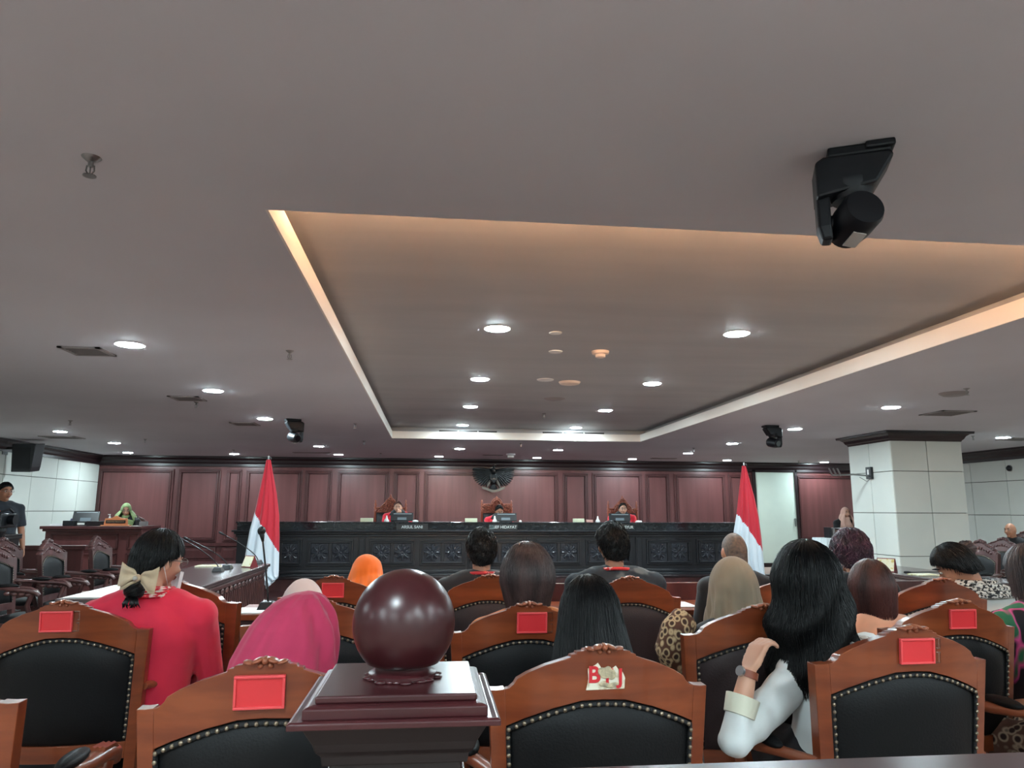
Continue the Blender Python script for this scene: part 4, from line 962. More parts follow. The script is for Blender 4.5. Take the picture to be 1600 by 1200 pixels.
# ================================================================== PEOPLE
def head_shape(mb, Mh, k=1.0):
    nu, nv = 28, 22
    def f(i, j):
        a = 2*PI*i; th = PI*min(max(j, .001), .999); x = math.sin(th)*math.cos(a); y = math.sin(th)*math.sin(a); z = math.cos(th)
        X = .074*x; Y = .096*y; Z = .116*z
        if z < 0:
            X *= 1-.34*(-z)**1.6
            if y < 0: Y *= 1-.5*(-z)**1.1
            else: Y *= 1-.10*(-z); Y += .004*(-z)
        else: X *= 1-.03*z
        if y > 0: X *= 1-.06*y
        return (X*k, Y*k, Z*k)
    rings = [[f(i/nu, j/nv) for i in range(nu)] for j in range(nv+1)]
    mb.rings(rings, Mh)
    K = Matrix.Scale(k, 4)
    A = Mh@K
    mb.tube([(0, .088, .012), (0, .099, -.008), (0, .109, -.026), (0, .098, -.036)], [.008, .010, .013, .010], 8, A)
    for s in (-1, 1):
        mb.ell((s*.011, .098, -.029), (.009, .009, .007), A, 8, 6)
        mb.ell((0, 0, 0), (.009, .020, .031), A@T(s*.074, -.006, -.008)@RZ(-s*.35)@RX(-.15), 10, 8)
        mb.ell((s*.03, .074, .026), (.024, .016, .007), A, 8, 6)
        mb.ell((s*.036, .062, -.026), (.024, .022, .018), A, 10, 8)
    mb.ell((0, .083, -.052), (.022, .014, .007), A, 10, 6); mb.ell((0, .082, -.062), (.018, .013, .007), A, 10, 6)
    mb.ell((0, .070, -.094), (.024, .018, .018), A, 10, 8)
def hand(mb, wrist, fwd, palm, s=1.0, curl=.7, side=1):
    # wrist position, direction of the fingers, direction the palm faces, side=+1 thumb on the right of fwd x palm
    f = V(fwd).normalized(); p = V(palm); p = (p-f*p.dot(f)).normalized(); r = f.cross(p)*side
    A = Matrix(((r.x, f.x, -p.x, wrist[0]), (r.y, f.y, -p.y, wrist[1]), (r.z, f.z, -p.z, wrist[2]), (0, 0, 0, 1)))@Matrix.Scale(s, 4)
    mb.rings([[(-.026, 0, -.012), (.026, 0, -.012), (.026, 0, .012), (-.026, 0, .012)], [(-.036, .03, -.013), (.038, .03, -.014), (.038, .03, .012), (-.036, .03, .011)], [(-.04, .088, -.010), (.04, .088, -.010), (.04, .088, .011), (-.04, .088, .011)]], A)
    for k, (x, L_) in enumerate(((.031, .068), (.0105, .078), (-.0105, .072), (-.031, .056))):
        pts = [(x*.95, .075, 0)]; a = 0; q = V(pts[0])
        for seg, l in enumerate((.015, L_*.45, L_*.33, L_*.25)):
            a += curl*(.15, .45, .6, .45)[seg]*(1+.08*k); q = q+V((x*.02, l*math.cos(a), -l*math.sin(a))); pts.append(tuple(q))
        mb.tube(pts, [.0095, .0092, .0088, .0082, .0072], 8, A)
    mb.tube([(.022, .015, -.004), (.046, .042, -.014), (.056, .068, -.024), (.056, .09, -.03)], [.014, .012, .010, .0085], 8, A)
def ruffle(me, fn):
    ns = [v.normal.copy() for v in me.vertices]
    me.vertices.foreach_set('co', [x for v, n in zip(me.vertices, ns) for x in (v.co+n*fn(v.co))]); me.update()
def cloth_mat(name, c, c2=None, **k): return mat(name, c, k.pop('rough', .85), c2=c2, sheen=k.pop('sheen', .15), **k)
SKTAB = {}
def person(label, hip, seat, rz, head, top, bottom, sh=.185, hyaw=0, hpitch=0, hroll=0, nb=None, arms=None, skin=None, k=1.0, stand=False,
           sleeve='long', vox=.008, girth=1.0, group=None, collar=None, hk=1.0, cat='person', lips=True):
    skin = skin or M_skin
    W = T(hip[0], hip[1], 0)@RZ(rz); Wi = W.inverted()
    hc = Wi@V(head); Mh = T(*hc)@RZ(hyaw)@RX(-hpitch)@RY(hroll)
    P = V((0, 0, seat+.10)); N = V(nb) if nb is not None else V((hc.x*.9, hc.y-.045, hc.z-.158*hk))
    R_ = {}
    def spine(t): # gentle curve
        q = P.lerp(N, t); q.y -= .03*math.sin(PI*t)*(0 if stand else 1); return q
    ax = (N-P).normalized()
    def torso(mb, e):
        tab = ((-.06, .155, .12), (0, .17, .13), (.25, .152, .118), (.5, .158, .118), (.7, .172, .12), (.86, .165, .105), (.96, .12, .085), (1.02, .065, .06))
        rings = []
        for t, a, c in tab:
            q = spine(max(0, t)); q = q+ax*(t*(N-P).length if t < 0 else 0); a = a*girth*(sh/.185)+e; c = c*girth+e
            rings.append([(q.x+a*math.cos(2*PI*i/28), q.y+c*math.sin(2*PI*i/28)*(1 if math.sin(2*PI*i/28) < 0 else .95), q.z+(0)) for i in range(28)])
        mb.rings(rings)
        S = [V((s*sh, 0, -.055))+N for s in (-1, 1)]
        for q in S: mb.ell(tuple(q), (.056+e,)*3)
        mb.tube([S[0], N+V((-sh*.5, -.005, -.022)), N+V((0, 0, -.02)), N+V((sh*.5, -.005, -.022)), S[1]], [.052+e, .058+e, .07+e, .058+e, .052+e], 14)
        return S
    S = [V((s*sh, 0, -.055))+N for s in (-1, 1)]
    armp = []
    for i, s in enumerate((-1, 1)):
        a = arms[i] if arms and arms[i] is not None else None
        if a is None:
            el = V((s*(sh+.055), .06, (N.z-.055)-.27)); wr = V((s*.11, .30, max(seat+.19, el.z-.05)))
            if stand: el = V((s*(sh+.05), -.01, N.z-.33)); wr = V((s*(sh+.06), .06, N.z-.56))
            fw, pm = (V((-s*.35, 1, -.15)), V((0, 0, -1))) if not stand else (V((0, .1, -1)), V((-s, 0, 0)))
        else: el, wr, fw, pm = [V(q) for q in a[:4]]
        armp.append((S[i], el, wr, fw, pm, (a[4] if a and len(a) > 4 else .7)))
    def arm(mb, i, e, upto):
        s0, el, wr, fw, pm, cu = armp[i]
        m1 = s0.lerp(el, .5); m2 = el.lerp(wr, .35)
        if upto == 'short': mb.tube([s0, m1, s0.lerp(el, .8)], [.052+e, .048+e, .048+e], 12)
        else:
            end = wr if upto == 'skin' else (el.lerp(wr, .93) if upto == 'long' else el.lerp(wr, .35))
            mb.tube([s0, m1, el, m2 if (m2-el).length < (end-el).length-.01 else el.lerp(end, .5), end], [.052+e, .046+e, .040+e, .038+e, (.026 if upto == 'skin' else .034)+e], 12)
            mb.ell(tuple(el), (.041+e,)*3)
    def legs(mb, e, skinonly=False):
        for s in (-1, 1):
            if stand: pts = [P+V((s*.09, 0, 0)), V((s*.1, .01, seat*.52)), V((s*.1, -.01, .09))]; r = [.092, .062, .042]
            else: pts = [P+V((s*.09, 0, -.02)), V((s*.10, .22, seat+.09)), V((s*.11, .43, seat+.06)), V((s*.11, .45, seat*.55)), V((s*.11, .42, .09))]; r = [.095, .085, .065, .055, .042]
            mb.tube(pts, [q+e for q in r], 12)
            if not stand: mb.ell(tuple(pts[2]), (.066+e,)*3)
        mb.ell(tuple(P), (.165*girth+e, .125+e, .12+e))
    mb = MB(); head_shape(mb, Mh, hk); torso(mb, -.004)
    nk = Mh@V((0, -.028*hk, -.055*hk)); mb.tube([N+V((0, 0, -.04)), N.lerp(nk, .5)+V((0, -.004, 0)), nk], [.062*hk, .053*hk, .055*hk], 16)
    for i in (0, 1): arm(mb, i, 0, 'skin'); q = armp[i]; hand(mb, q[2], q[3], q[4], 1.0*k, q[5], side=(1 if i == 0 else -1))
    legs(mb, 0)
    for s in (-1, 1):
        fy = .50 if not stand else .06; ft = V((s*.11, fy-.06, .05)); mb.ell((s*.11, fy, .045), (.042, .12, .04)); mb.tube([(s*.11, .42 if not stand else -.01, .12), (s*.11, .43 if not stand else .0, .05)], [.042, .04], 10)
    me = remesh(mb, vox, 3)
    body = mobj('person', me, skin); body.matrix_world = W; tag(body, label, cat, group)
    # garments
    mb = MB(); torso(mb, .016)
    if sleeve != 'none':
        for i in (0, 1): arm(mb, i, .015, sleeve)
    ns = N+V((0, 0, .0)); mb.tube([N+V((0, 0, -.03)), N.lerp(nk, .35)], [.075, .066*hk], 16)
    # soft folds
    me = remesh(mb, max(vox*1.2, .009), 4)
    ruffle(me, lambda c: max(noise.noise(V((c.x*9, c.y*9, c.z*3.5+hip[0]*7)))*.010+noise.noise(V((c.x*25, c.y*25, c.z*10)))*.003, -.004))
    shirt = mobj('shirt', me, top, body)
    mb = MB(); legs(mb, .012); me = remesh(mb, .011, 3); tr = mobj('trousers', me, bottom, body)
    mb = MB()
    for s in (-1, 1): fy = .50 if not stand else .06; mb.ell((s*.11, fy, .05), (.05, .135, .05))
    mb.build('shoes', M_black, body, smooth=True)
    K = Mh@Matrix.Scale(hk, 4)
    mb = MB()
    for s in (-1, 1): mb.ell((s*.0305, .083, .010), (.0145, .009, .0075), K, 10, 6)
    mb.mi = 1
    for s in (-1, 1): mb.ell((s*.0305, .0905, .010), (.0065, .004, .0068), K, 8, 6)
    mb.build('eyes', [mat('eye_white', (215, 208, 200), .3), mat('dark_iris', (24, 16, 14), .2)], body, smooth=True)
    mb = MB()
    for s in (-1, 1): mb.tube([(s*.013, .092, .030), (s*.032, .090, .036), (s*.05, .076, .031)], [.004, .0045, .002], 6, K)
    mb.build('eyebrows', M_hair, body, smooth=True)
    mb = MB(); mb.tube([(-.021, .089, -.056), (-.008, .0965, -.053), (0, .0965, -.054), (.008, .0965, -.053), (.021, .089, -.056)], [.002, .0045, .004, .0045, .002], 6, K); mb.tube([(-.019, .089, -.058), (0, .0955, -.062), (.019, .089, -.058)], [.002, .005, .002], 6, K)
    mb.build('lips', mat('lip_tone', (150, 88, 80), .45), body, smooth=True)
    return dict(o=body, Mh=Mh, K=K, N=N, P=P, W=W, Wi=Wi, shirt=shirt, sh=sh, nk=nk)
def hpos(K, phi, s, th, prm):
    rx, ry, rz = .074+th, .096+th, .116+th
    sE = prm.get('sE', 1.62); t = min(s, sE)
    a = 1.0
    x = rx*math.sin(t)*math.sin(phi); y = -ry*math.sin(t)*math.cos(phi); z = rz*math.cos(t)
    if s > sE:
        d = (s-sE)*.115
        fl = prm.get('flare', .1); nape = prm.get('nape', 0)
        g = 1+fl*math.sin(min(1, d/prm.get('fd', .3))*PI/2); x *= g; y = y*g+nape*min(1, d/.08)*(1 if math.cos(phi) > 0 else 0)*math.cos(phi); z -= d
        z -= 0
    elif prm.get('short'):
        # follow the skull back under the occiput
        if t > 1.5 and math.cos(phi) > 0: y *= 1-.55*(t-1.5)*math.cos(phi)
    return V((x, y-.003, z))
def hair(P, tab, m, th=.014, n=500, ln=(.35, .8), wd=.0016, curl=0.0, prm=None, seed=1, name='hair', strand=True, lift=.004, nu=64, nv=40, rough=.003):
    """tab: (|phi| degrees, reach) ; reach is the polar angle where the hair ends"""
    prm = prm or {}; rnd = random.Random(seed); K = P['K']
    def smax(phi): a = abs(math.degrees((phi+PI) % (2*PI)-PI)); return interp(tab, a)
    mb = MB()
    def f(i, j):
        phi = 2*PI*i-PI; sm = smax(phi)
        if prm.get('ragged'): sm *= 1+prm['ragged']*noise.noise(V((phi*6, seed, 0)))
        s = .001+sm*j
        edge = min(1, (1-j)*6)
        t = th*(.35+.65*edge)
        if prm.get('short'): t *= 1-.6*(s/sm)**3 if math.cos(phi) > -.3 else 1
        if prm.get('wave'): t += prm['wave']*max(0, min(1, s-1))*math.sin(4.5*s+3*phi+2*math.sin(2*phi))
        p = hpos(K, phi, s, t, prm)
        nn = noise.noise(V((phi*5, s*2.5, seed)))*rough+noise.noise(V((phi*22, s*1.5, seed+3)))*rough*.6
        d = V((math.sin(phi), -math.cos(phi), .2+math.cos(min(s, 1.6))))
        return K@(p+d.normalized()*nn)
    mb.grid(f, nu, nv, closed=True)
    if strand:
        for q in range(n):
            phi = rnd.uniform(-PI, PI); sm = smax(phi)
            l = rnd.uniform(*ln)
            s0 = rnd.uniform(.0, max(.03, sm-l*.6)); s1 = min(sm*rnd.uniform(.98, 1.04), s0+l)
            N_ = 5 if l < 1 else 8; pts = []; dr = rnd.uniform(-1, 1)*curl; of = rnd.uniform(.2, 1)*lift; ph0 = rnd.uniform(0, 6)
            for z in range(N_):
                u = z/(N_-1); s = s0+(s1-s0)*u; ph = phi+dr*u*u+.02*math.sin(ph0+u*5)
                tt = th*(1-.6*(s/sm)**3) if prm.get('short') and math.cos(phi) > -.3 else th
                if prm.get('wave'): tt += prm['wave']*max(0, min(1, s-1))*math.sin(4.5*s+3*ph+2*math.sin(2*ph))
                pts.append(K@hpos(K, ph, s, tt+of*(math.sin(u*PI*.8+.3))+(lift*1.2*curl*u if curl else 0), prm))
            r = wd*rnd.uniform(.6, 1.2); mb.strand(pts, [r*.5]+[r]*(N_-2)+[r*.25])
    o = mb.build(name, m, P['o'], smooth=True, recalc=False); return o
SHORT = [(0, 2.25), (45, 2.15), (70, 1.7), (88, 1.28), (104, 1.4), (118, 1.25), (150, 1.0), (180, .95)]
def hijab(P, m, tab=None, th=.018, flare=.35, fd=.22, folds=.006, seed=3, name='headscarf', skew=0, length=2.4, under=True, kf=9):
    tab = tab or [(0, 1.62+length), (100, 1.62+length), (128, 1.62+length*.95), (138, 1.62), (150, 1.05), (180, .86)]
    K = P['K']; prm = dict(flare=flare, fd=fd); mb = MB()
    def f(i, j):
        phi = 2*PI*i-PI; a = abs(math.degrees(phi)); s = .001+interp(tab, a)*j
        p = hpos(K, phi, s, th, prm); g = max(0, min(1, (s-1.2)/1.2))
        w = folds*g*(math.sin(kf*phi+2*s+seed)+.6*math.sin(kf*2.3*phi-s*1.5+seed*2))+.002*noise.noise(V((phi*4, s*3, seed)))
        d = V((math.sin(phi), -math.cos(phi), 0)); q = p+d*w
        q.x += skew*max(0, s-1.0)*.03
        return K@q
    mb.grid(f, 96, 56, closed=True)
    if under:   # cloth around the chin, neck and upper chest
        rings = []
        for z, rx, ry, cy in ((-.085, .062, .058, .028), (-.12, .074, .076, .01), (-.165, .086, .088, 0), (-.22, .115, .105, -.005), (-.3, .15, .12, 0)):
            rings.append([K@V((rx*math.cos(2*PI*i/40)*(1+.03*math.sin(i*1.9)), cy+ry*math.sin(2*PI*i/40)*(1+.03*math.sin(i*2.3)), z)) for i in range(40)])
        mb.rings(rings)
    return mb.build(name, m, P['o'], smooth=True, recalc=False)
def lanyard(P, m=None, r=.072):
    mb = MB(); N = P['N']; pts = []
    for k in range(15):
        a = PI+PI*k/14; pts.append((N.x+r*1.12*math.cos(a), N.y+r*1.05*math.sin(a)*1.0, N.z+.035+.012*math.sin(a)*-1-.004))
    L_ = [(N.x-.03, N.y+.15, N.z-.2), (N.x-.055, N.y+.11, N.z-.09), (N.x-.078, N.y+.04, N.z+.0)]; R__ = [(N.x+.078, N.y+.04, N.z+.0), (N.x+.055, N.y+.11, N.z-.09), (N.x+.03, N.y+.15, N.z-.2)]
    mb.tube(L_+pts+R__, .010, 6, flat=.9)
    return mb.build('lanyard', m or mat('red_lanyard', (206, 52, 56), .6, c2=(232, 200, 196), scale=(30, 30, 30), lo=.58, hi=.6), P['o'], smooth=True)
def glasses(P, col_=None):
    mb = MB(); K = P['K']
    for s in (-1, 1):
        c = (s*.033, .104, .008); pts = [(c[0]+.022*math.cos(a), c[1], c[2]+.016*math.sin(a)) for a in [2*PI*q/16 for q in range(17)]]; mb.tube(pts, .0018, 5, K)
        mb.tube([(s*.055, .102, .012), (s*.082, .06, .01), (s*.082, -.01, .006)], .0018, 5, K)
    mb.tube([(-.011, .105, .012), (.011, .105, .012)], .0018, 5, K)
    return mb.build('glasses', col_ or M_black, P['o'])
def ctr(px, py, Y): return at(px, py, Y)
BL = cloth_mat('black_cloth', (22, 22, 26)); DK = cloth_mat('dark_trousers', (30, 30, 36))
GP = 'people in the public seats'
# ---- 1 woman in red with a bow
h = ctr(246, 877, 3.22)
RED = cloth_mat('coral_red_blouse', (226, 44, 74), (210, 36, 66), scale=(4, 4, 4))
P = person('person in coral red blouse with black hair bun and big beige bow, seated at left', (h.x-.03, 3.24), .45, 0, h, RED, DK, sh=.20, hyaw=-.62, hpitch=.18, skin=M_skin2, vox=.007, girth=1.08)
hair(P, [(0, 2.15), (45, 2.1), (80, 1.75), (95, 1.5), (112, 1.45), (135, 1.15), (180, 1.0)], M_hair, th=.017, n=1100, ln=(.6, 1.4), wd=.0014, curl=.25, seed=2, prm=dict(short=1))
mb = MB(); q_ = P['Wi']@at(210, 921, 3.06); B_ = T(*q_)
mb.ell((0, 0, 0), (.036, .034, .04), B_)
rnd = random.Random(5)
for q in range(160):
    a = rnd.uniform(0, 2*PI); b_ = rnd.uniform(-.9, .9); pts = [B_@V((.038*math.cos(a+u*1.2)*math.cos(b_+u*.4), .036*math.sin(a+u*1.2)*math.cos(b_+u*.4), .042*math.sin(b_+u*.4))) for u in (0, .3, .6, .9, 1.2)]; mb.tube(pts, .0013, 3)
for q in range(26): a = rnd.uniform(-1, 1); mb.tube([B_@V((.02*a, -.02, -.03)), B_@V((.03*a, -.03, -.05)), B_@V((.03*a+rnd.uniform(-.01, .01), -.03, -.058-rnd.uniform(0, .012)))], [.005, .004, .001], 4)
mb.build('hair_bun', M_hair, P['o'], smooth=True)
BM = mat('beige_satin', (206, 184, 152), .55, sheen=.4, c2=(192, 170, 140), scale=(30, 30, 2)); Bw = P['Wi']@V(at(216, 903, 3.02)); A = T(*Bw)@RZ(-.15)@RY(.12)@Matrix.Scale(.88, 4)
mb = MB()
for s in (-1, 1):
    for ly, zz, ln_ in ((0, .004, 1.0), (.012, -.012, .92)):
        mb.grid(lambda i, j: V((s*(.008+.078*ln_*i), ly-.018*math.sin(PI*i)*(.6+.4*math.sin(j*9)), zz+(j-.5)*(.018+.088*i**.8)+.004*math.sin(i*7))), 14, 14, M=A)
        mb.grid(lambda i, j: V((s*(.008+.078*ln_*i), ly+.014*math.sin(PI*i)*(.6+.4*math.sin(j*7)), zz+(j-.5)*(.018+.088*i**.8)+.004*math.sin(i*7))), 14, 14, M=A)
mb.ell((0, -.008, 0), (.015, .016, .017), A)
bw = mb.build('hair_bow', BM, P['o'], smooth=True, recalc=False); mb = MB(); mb.ell((0, -.026, 0), (.0105, .010, .0105), A); mb.build('pearl', mat('pearl', (210, 205, 195), .15, .3), bw, smooth=True)
mb = MB()
for k in range(2): mb.tube([P['K']@V((-.005+k*.018, -.095, .066)), P['K']@V((.003+k*.018, -.09, .078)), P['K']@V((.012+k*.018, -.095, .064))], .0022, 5)
mb.build('hair_clip', M_metal, P['o'])
glasses(P, M_metal)
mb = MB(); K = P['K']; mb.grid(lambda i, j: K@V((.072*math.sin((i-.5)*2.6), .02+.098*math.cos((i-.5)*2.1), -.03-.075*j)), 14, 8); mb.tube([K@V((.072, .0, -.035)), K@V((.08, -.01, -.0)), K@V((.083, -.02, .012))], .0015, 4); mb.tube([K@V((.06, .03, -.09)), K@V((.078, -.01, -.04)), K@V((.083, -.024, -.02))], .0015, 4)
mb.build('face_mask', mat('white_mask', (226, 228, 230), .8), P['o'], smooth=True, recalc=False)
N = P['N']; mb = MB()
for k in range(3): mb.tube([(N.x+(.094-.003*k)*math.cos(a), N.y+(.092-.003*k)*math.sin(a), N.z+.026+.014*k-.008*math.sin(a)) for a in [2*PI*q/24 for q in range(25)]], .0085, 6)
mb.build('striped_collar', mat('striped_collar', (214, 44, 62), .7, c2=(235, 220, 214), scale=(40, 40, 160), lo=.5, hi=.56), P['o'], smooth=True)
# ---- 2 pink headscarf
PK = cloth_mat('raspberry_pink_scarf', (190, 52, 90), (180, 46, 83), scale=(3, 3, 3)); PKs = cloth_mat('raspberry_blouse', (178, 38, 74))
h = ctr(478, 1000, 2.32)
P = person('person in raspberry pink headscarf bowing forward, left of the ball-topped post', (h.x-.05, 2.16), .45, 0, h, PKs, DK, sh=.17, hpitch=.75, hyaw=-.25, nb=(-.03, -.0, h.z-.15), vox=.008)
mb = MB()
YP = 2.26
rows = [(924, 474, 490), (927, 458, 499), (933, 441, 507), (943, 424, 514), (957, 408, 520), (976, 392, 525), (1000, 377, 527), (1028, 362, 525), (1064, 352, 520), (1125, 340, 512), (1190, 335, 508)]
def pk(i, j):
    a = 2*PI*i; jj = j*(len(rows)-1); q = int(min(jj, len(rows)-2)); u = jj-q
    py, xl, xr = [lerp(rows[q][z], rows[q+1][z], u) for z in range(3)]
    L_, R__ = at(xl, py, YP), at(xr, py, YP); c = (L_+R__)/2; hw_ = (R__.x-L_.x)/2; g = min(1, j*2.2)
    fold = .0075*g*math.sin(10*a-j*11+.6*math.sin(3*a))*max(.08, math.cos(a+.55))*1.25+.0015*g*math.sin(19*a+j*6)
    return V((c.x+(hw_+fold)*math.cos(a), c.y+(hw_*1.0+fold)*math.sin(a), c.z+.012*g*math.sin(5*a+j*4)*.3))
mb.grid(pk, 160, 90, closed=True); q_ = at(482, 922.5, YP); mb.v.append(tuple(q_)); c_ = len(mb.v)-1
for i in range(160): mb.f.append((c_, i, (i+1) % 160)); mb.m.append(0)
mb.v = [tuple(P['Wi']@V(q)) for q in mb.v]
mb.build('headscarf', PK, P['o'], smooth=True)
# ---- 3 cream headscarf
h = ctr(472, 953, 3.45)
P = person('person in pale cream headscarf behind the pink headscarf', (h.x, 3.35), .45, 0, h, BL, DK, sh=.17, hpitch=.4, vox=.009)
hijab(P, cloth_mat('cream_scarf', (224, 206, 204), (214, 196, 194), scale=(3, 3, 3)), th=.022, flare=.3)
# ---- 4 orange headscarf
h = ctr(576, 905, 4.4)
P = person('person in bright orange headscarf beyond the small red card', (h.x-.02, 4.28), .45, 0, h, cloth_mat('orange_blouse', (226, 110, 44)), DK, sh=.17, hpitch=.35, hroll=-.25, vox=.009)
hijab(P, cloth_mat('orange_scarf', (246, 122, 38), (236, 112, 32), scale=(3, 3, 3)), th=.029, flare=.55, fd=.2, skew=-1.2)
mb = MB(); rnd = random.Random(4)
for q in range(14): mb.ell(tuple(P['K']@hpos(None, -.9+rnd.uniform(-.35, .35), 2.0+rnd.uniform(-.3, .35), .026, dict(flare=.55, fd=.2))), (.006, .006, .006), None, 6, 4)
mb.build('scarf_embroidery', mat('pale_gold', (246, 190, 120), .4), P['o'])
# ---- 5 man with red lanyard by the emblem side
h = ctr(752, 862, 4.32)
P = person('person with short black hair and red lanyard seated left of the brown bobbed head', (h.x, 4.26), .45, 0, h, cloth_mat('dark_shirt', (34, 32, 36)), DK, sh=.2, hk=.97, vox=.009)
hair(P, SHORT, M_hair, th=.024, n=1300, ln=(.2, .5), wd=.0018, curl=.5, seed=12, lift=.007, prm=dict(short=1), rough=.009); lanyard(P)
# ---- 6 brown bob
h = ctr(824, 905, 3.12)
P = person('person with brown bobbed hair and orange top, seated before the armchair with red card', (h.x, 3.12), .45, 0, h, cloth_mat('mustard_orange_top', (214, 132, 52), (190, 100, 40), scale=(12, 12, 12)), DK, sh=.185, vox=.009)
hair(P, [(0, 2.75), (60, 2.7), (95, 2.55), (112, 2.3), (125, 1.3), (180, 1.0)], M_hairbr, th=.042, n=2600, ln=(.9, 2.0), wd=.0013, curl=.05, seed=21, lift=.003, prm=dict(flare=-.3, fd=.2))
# ---- 7 long black hair behind the sticker chair
BAT = mat('brown_batik', (60, 36, 26), .8, c2=[(60, 36, 26), (206, 182, 142), (84, 52, 36)], scale=(38, 38, 30), kind='voronoi', lo=.12, hi=.62)
h = ctr(922, 968, 2.28)
P = person('person with long straight black hair seated before the stickered armchair', (h.x+.05, 2.2), .45, 0, h, BL, DK, sh=.18, nb=(.0, .0, h.z-.185), hpitch=.2, vox=.008)
hair(P, [(0, 4.3), (70, 4.3), (100, 4.1), (118, 3.6), (130, 1.3), (180, 1.0)], M_hair, th=.020, n=3800, ln=(1.6, 3.4), wd=.0012, curl=.05, seed=31, lift=.005, prm=dict(flare=.42, fd=.26, ragged=.06), nv=60)
# ---- 8 man with black hair in batik shirt
h = ctr(957, 854, 4.22)
P = person('person with short black hair, red lanyard and dark blue-grey batik shirt', (h.x, 4.16), .45, 0, h, mat('blue_grey_batik', (30, 40, 50), .8, c2=[(40, 52, 62), (92, 100, 104)], scale=(9, 9, 12), detail=2, lo=.48, hi=.66), DK, sh=.225, vox=.009, girth=1.1)
hair(P, SHORT, M_hair, th=.026, n=1400, ln=(.2, .55), wd=.0018, curl=.5, seed=14, lift=.008, prm=dict(short=1), rough=.010); lanyard(P)
# ---- 9 shaved head
h = ctr(1147, 863, 4.5)
P = person('person with closely shaved head beyond the khaki headscarf', (h.x, 4.42), .45, 0, h, BL, DK, sh=.2, vox=.009)
hair(P, SHORT, M_stub, th=.004, n=0, strand=False, prm=dict(short=1), rough=.0005)
# ---- 10 khaki headscarf
h = ctr(1146, 923, 3.05)
P = person('person in khaki beige headscarf and black dress with a brown batik sleeve', (h.x-.04, 3.0), .45, 0, h, BL, DK, sh=.22, vox=.008,
    arms=[(tuple(T(-h.x+.04, -3.0, 0)@at(1052, 1000, 2.92)), tuple(T(-h.x+.04, -3.0, 0)@at(1085, 1055, 3.1)), (.5, 1, -.1), (0, 0, -1)), None])
mb = MB(); mb.tube([P['Wi']@at(1072, 965, 2.93), P['Wi']@at(1056, 985, 2.91), P['Wi']@at(1048, 1012, 2.91), P['Wi']@at(1060, 1045, 2.95), P['Wi']@at(1078, 1060, 3.0)], [.055, .062, .064, .06, .05], 18); mobj('batik_sleeve', remesh(mb, .008, 4), BAT, P['o'])
hijab(P, cloth_mat('khaki_scarf', (150, 136, 116), (140, 126, 107), scale=(3, 3, 3)), th=.027, flare=.22, fd=.3, folds=.008, seed=8, length=2.6)
# ---- 11 big black hair, white blouse
h = ctr(1262, 912, 2.52)
WH_ = cloth_mat('white_blouse', (226, 232, 232), (216, 222, 222), scale=(3, 3, 3))
W_ = T(h.x+.02, 2.5, 0); Wi_ = W_.inverted()
el = Wi_@at(1146, 1160, 2.34); wr = Wi_@at(1170, 1046, 2.38); hd = Wi_@at(1204, 965, 2.42)
P = person('person with voluminous black hair, white blouse and brown watch, hand raised to hair', (h.x+.02, 2.5), .45, 0, h, WH_, DK, sh=.15, skin=M_skin2, vox=.006, nb=(.05, -.02, h.z-.245), sleeve='none',
    arms=[(tuple(el), tuple(wr), tuple(hd-wr), (1, .3, .2), .9), ((.22, .12, .78), (.04, .3, .66), (-1, .4, 0), (0, 0, -1), .8)])
S0 = V((-.15, 0, -.055))+P['N']; mb = MB(); el = V(el); wr = V(wr)
mb.tube([S0+V((.04, 0, .01)), S0, S0.lerp(el, .35), S0.lerp(el, .75), el], [.06, .064, .062, .056, .048], 16); mb.ell(tuple(el), (.050, .052, .050)); mb.tube([el, el.lerp(wr, .3), el.lerp(wr, .5)], [.048, .046, .044], 16)
me = remesh(mb, .007, 4)
ruffle(me, lambda c: noise.noise(V((c.x*16, c.y*16, c.z*8)))*.010)
mobj('left_sleeve', me, WH_, P['o'])
mb = MB(); d = (wr-el).normalized(); a, c = el.lerp(wr, .36), el.lerp(wr, .62); mb.tube([a, c], [.049, .054], 20); me_ = mb.build('sleeve_cuff', cloth_mat('cream_cuff', (226, 226, 206)), P['o'], smooth=40, bevel=.002)
mb = MB(); q = el.lerp(wr, .93); mb.tube([q-d*.011, q+d*.011], [.0335, .0325], 20); wt = mb.build('watch_strap', mat('brown_leather_strap', (132, 66, 44), .5), P['o'], smooth=40)
sd = V((-1, -.45, 0)); sd = (sd-d*sd.dot(d)).normalized(); mb = MB(); c0 = q+sd*.031; mb.tube([c0, c0+sd*.009], [.017, .0165], 20); mb.build('watch_case', mat('silver_case', (196, 200, 204), .2, .8), wt, smooth=40)
N = P['N']; mb = MB(); mb.tube([(N.x+.115*math.cos(a), N.y+.105*math.sin(a), N.z+.03+.012*math.sin(3*a)) for a in [2*PI*z/30 for z in range(31)]], [.03+.006*math.sin(z*2.1) for z in range(31)], 10); mb.build('neck_scarf', mat('grey_patterned_scarf', (188, 186, 180), .8, c2=(112, 112, 112), scale=(40, 40, 40), lo=.5, hi=.6), P['o'], smooth=True)
S1 = V((.15, 0, -.055))+P['N']; mb = MB(); mb.tube([S1, (.215, .06, .9), (.22, .12, .78), (.12, .22, .71)], [.062, .06, .055, .045], 14); mobj('right_sleeve', remesh(mb, .009, 3), WH_, P['o'])
hair(P, [(0, 4.55), (60, 4.6), (95, 4.4), (115, 4.0), (128, 1.5), (180, 1.0)], M_hair, th=.036, n=4600, ln=(1.4, 3.6), wd=.0012, curl=.12, seed=41, lift=.009, prm=dict(flare=.25, fd=.22, ragged=.14, wave=.012), nv=64, rough=.012)
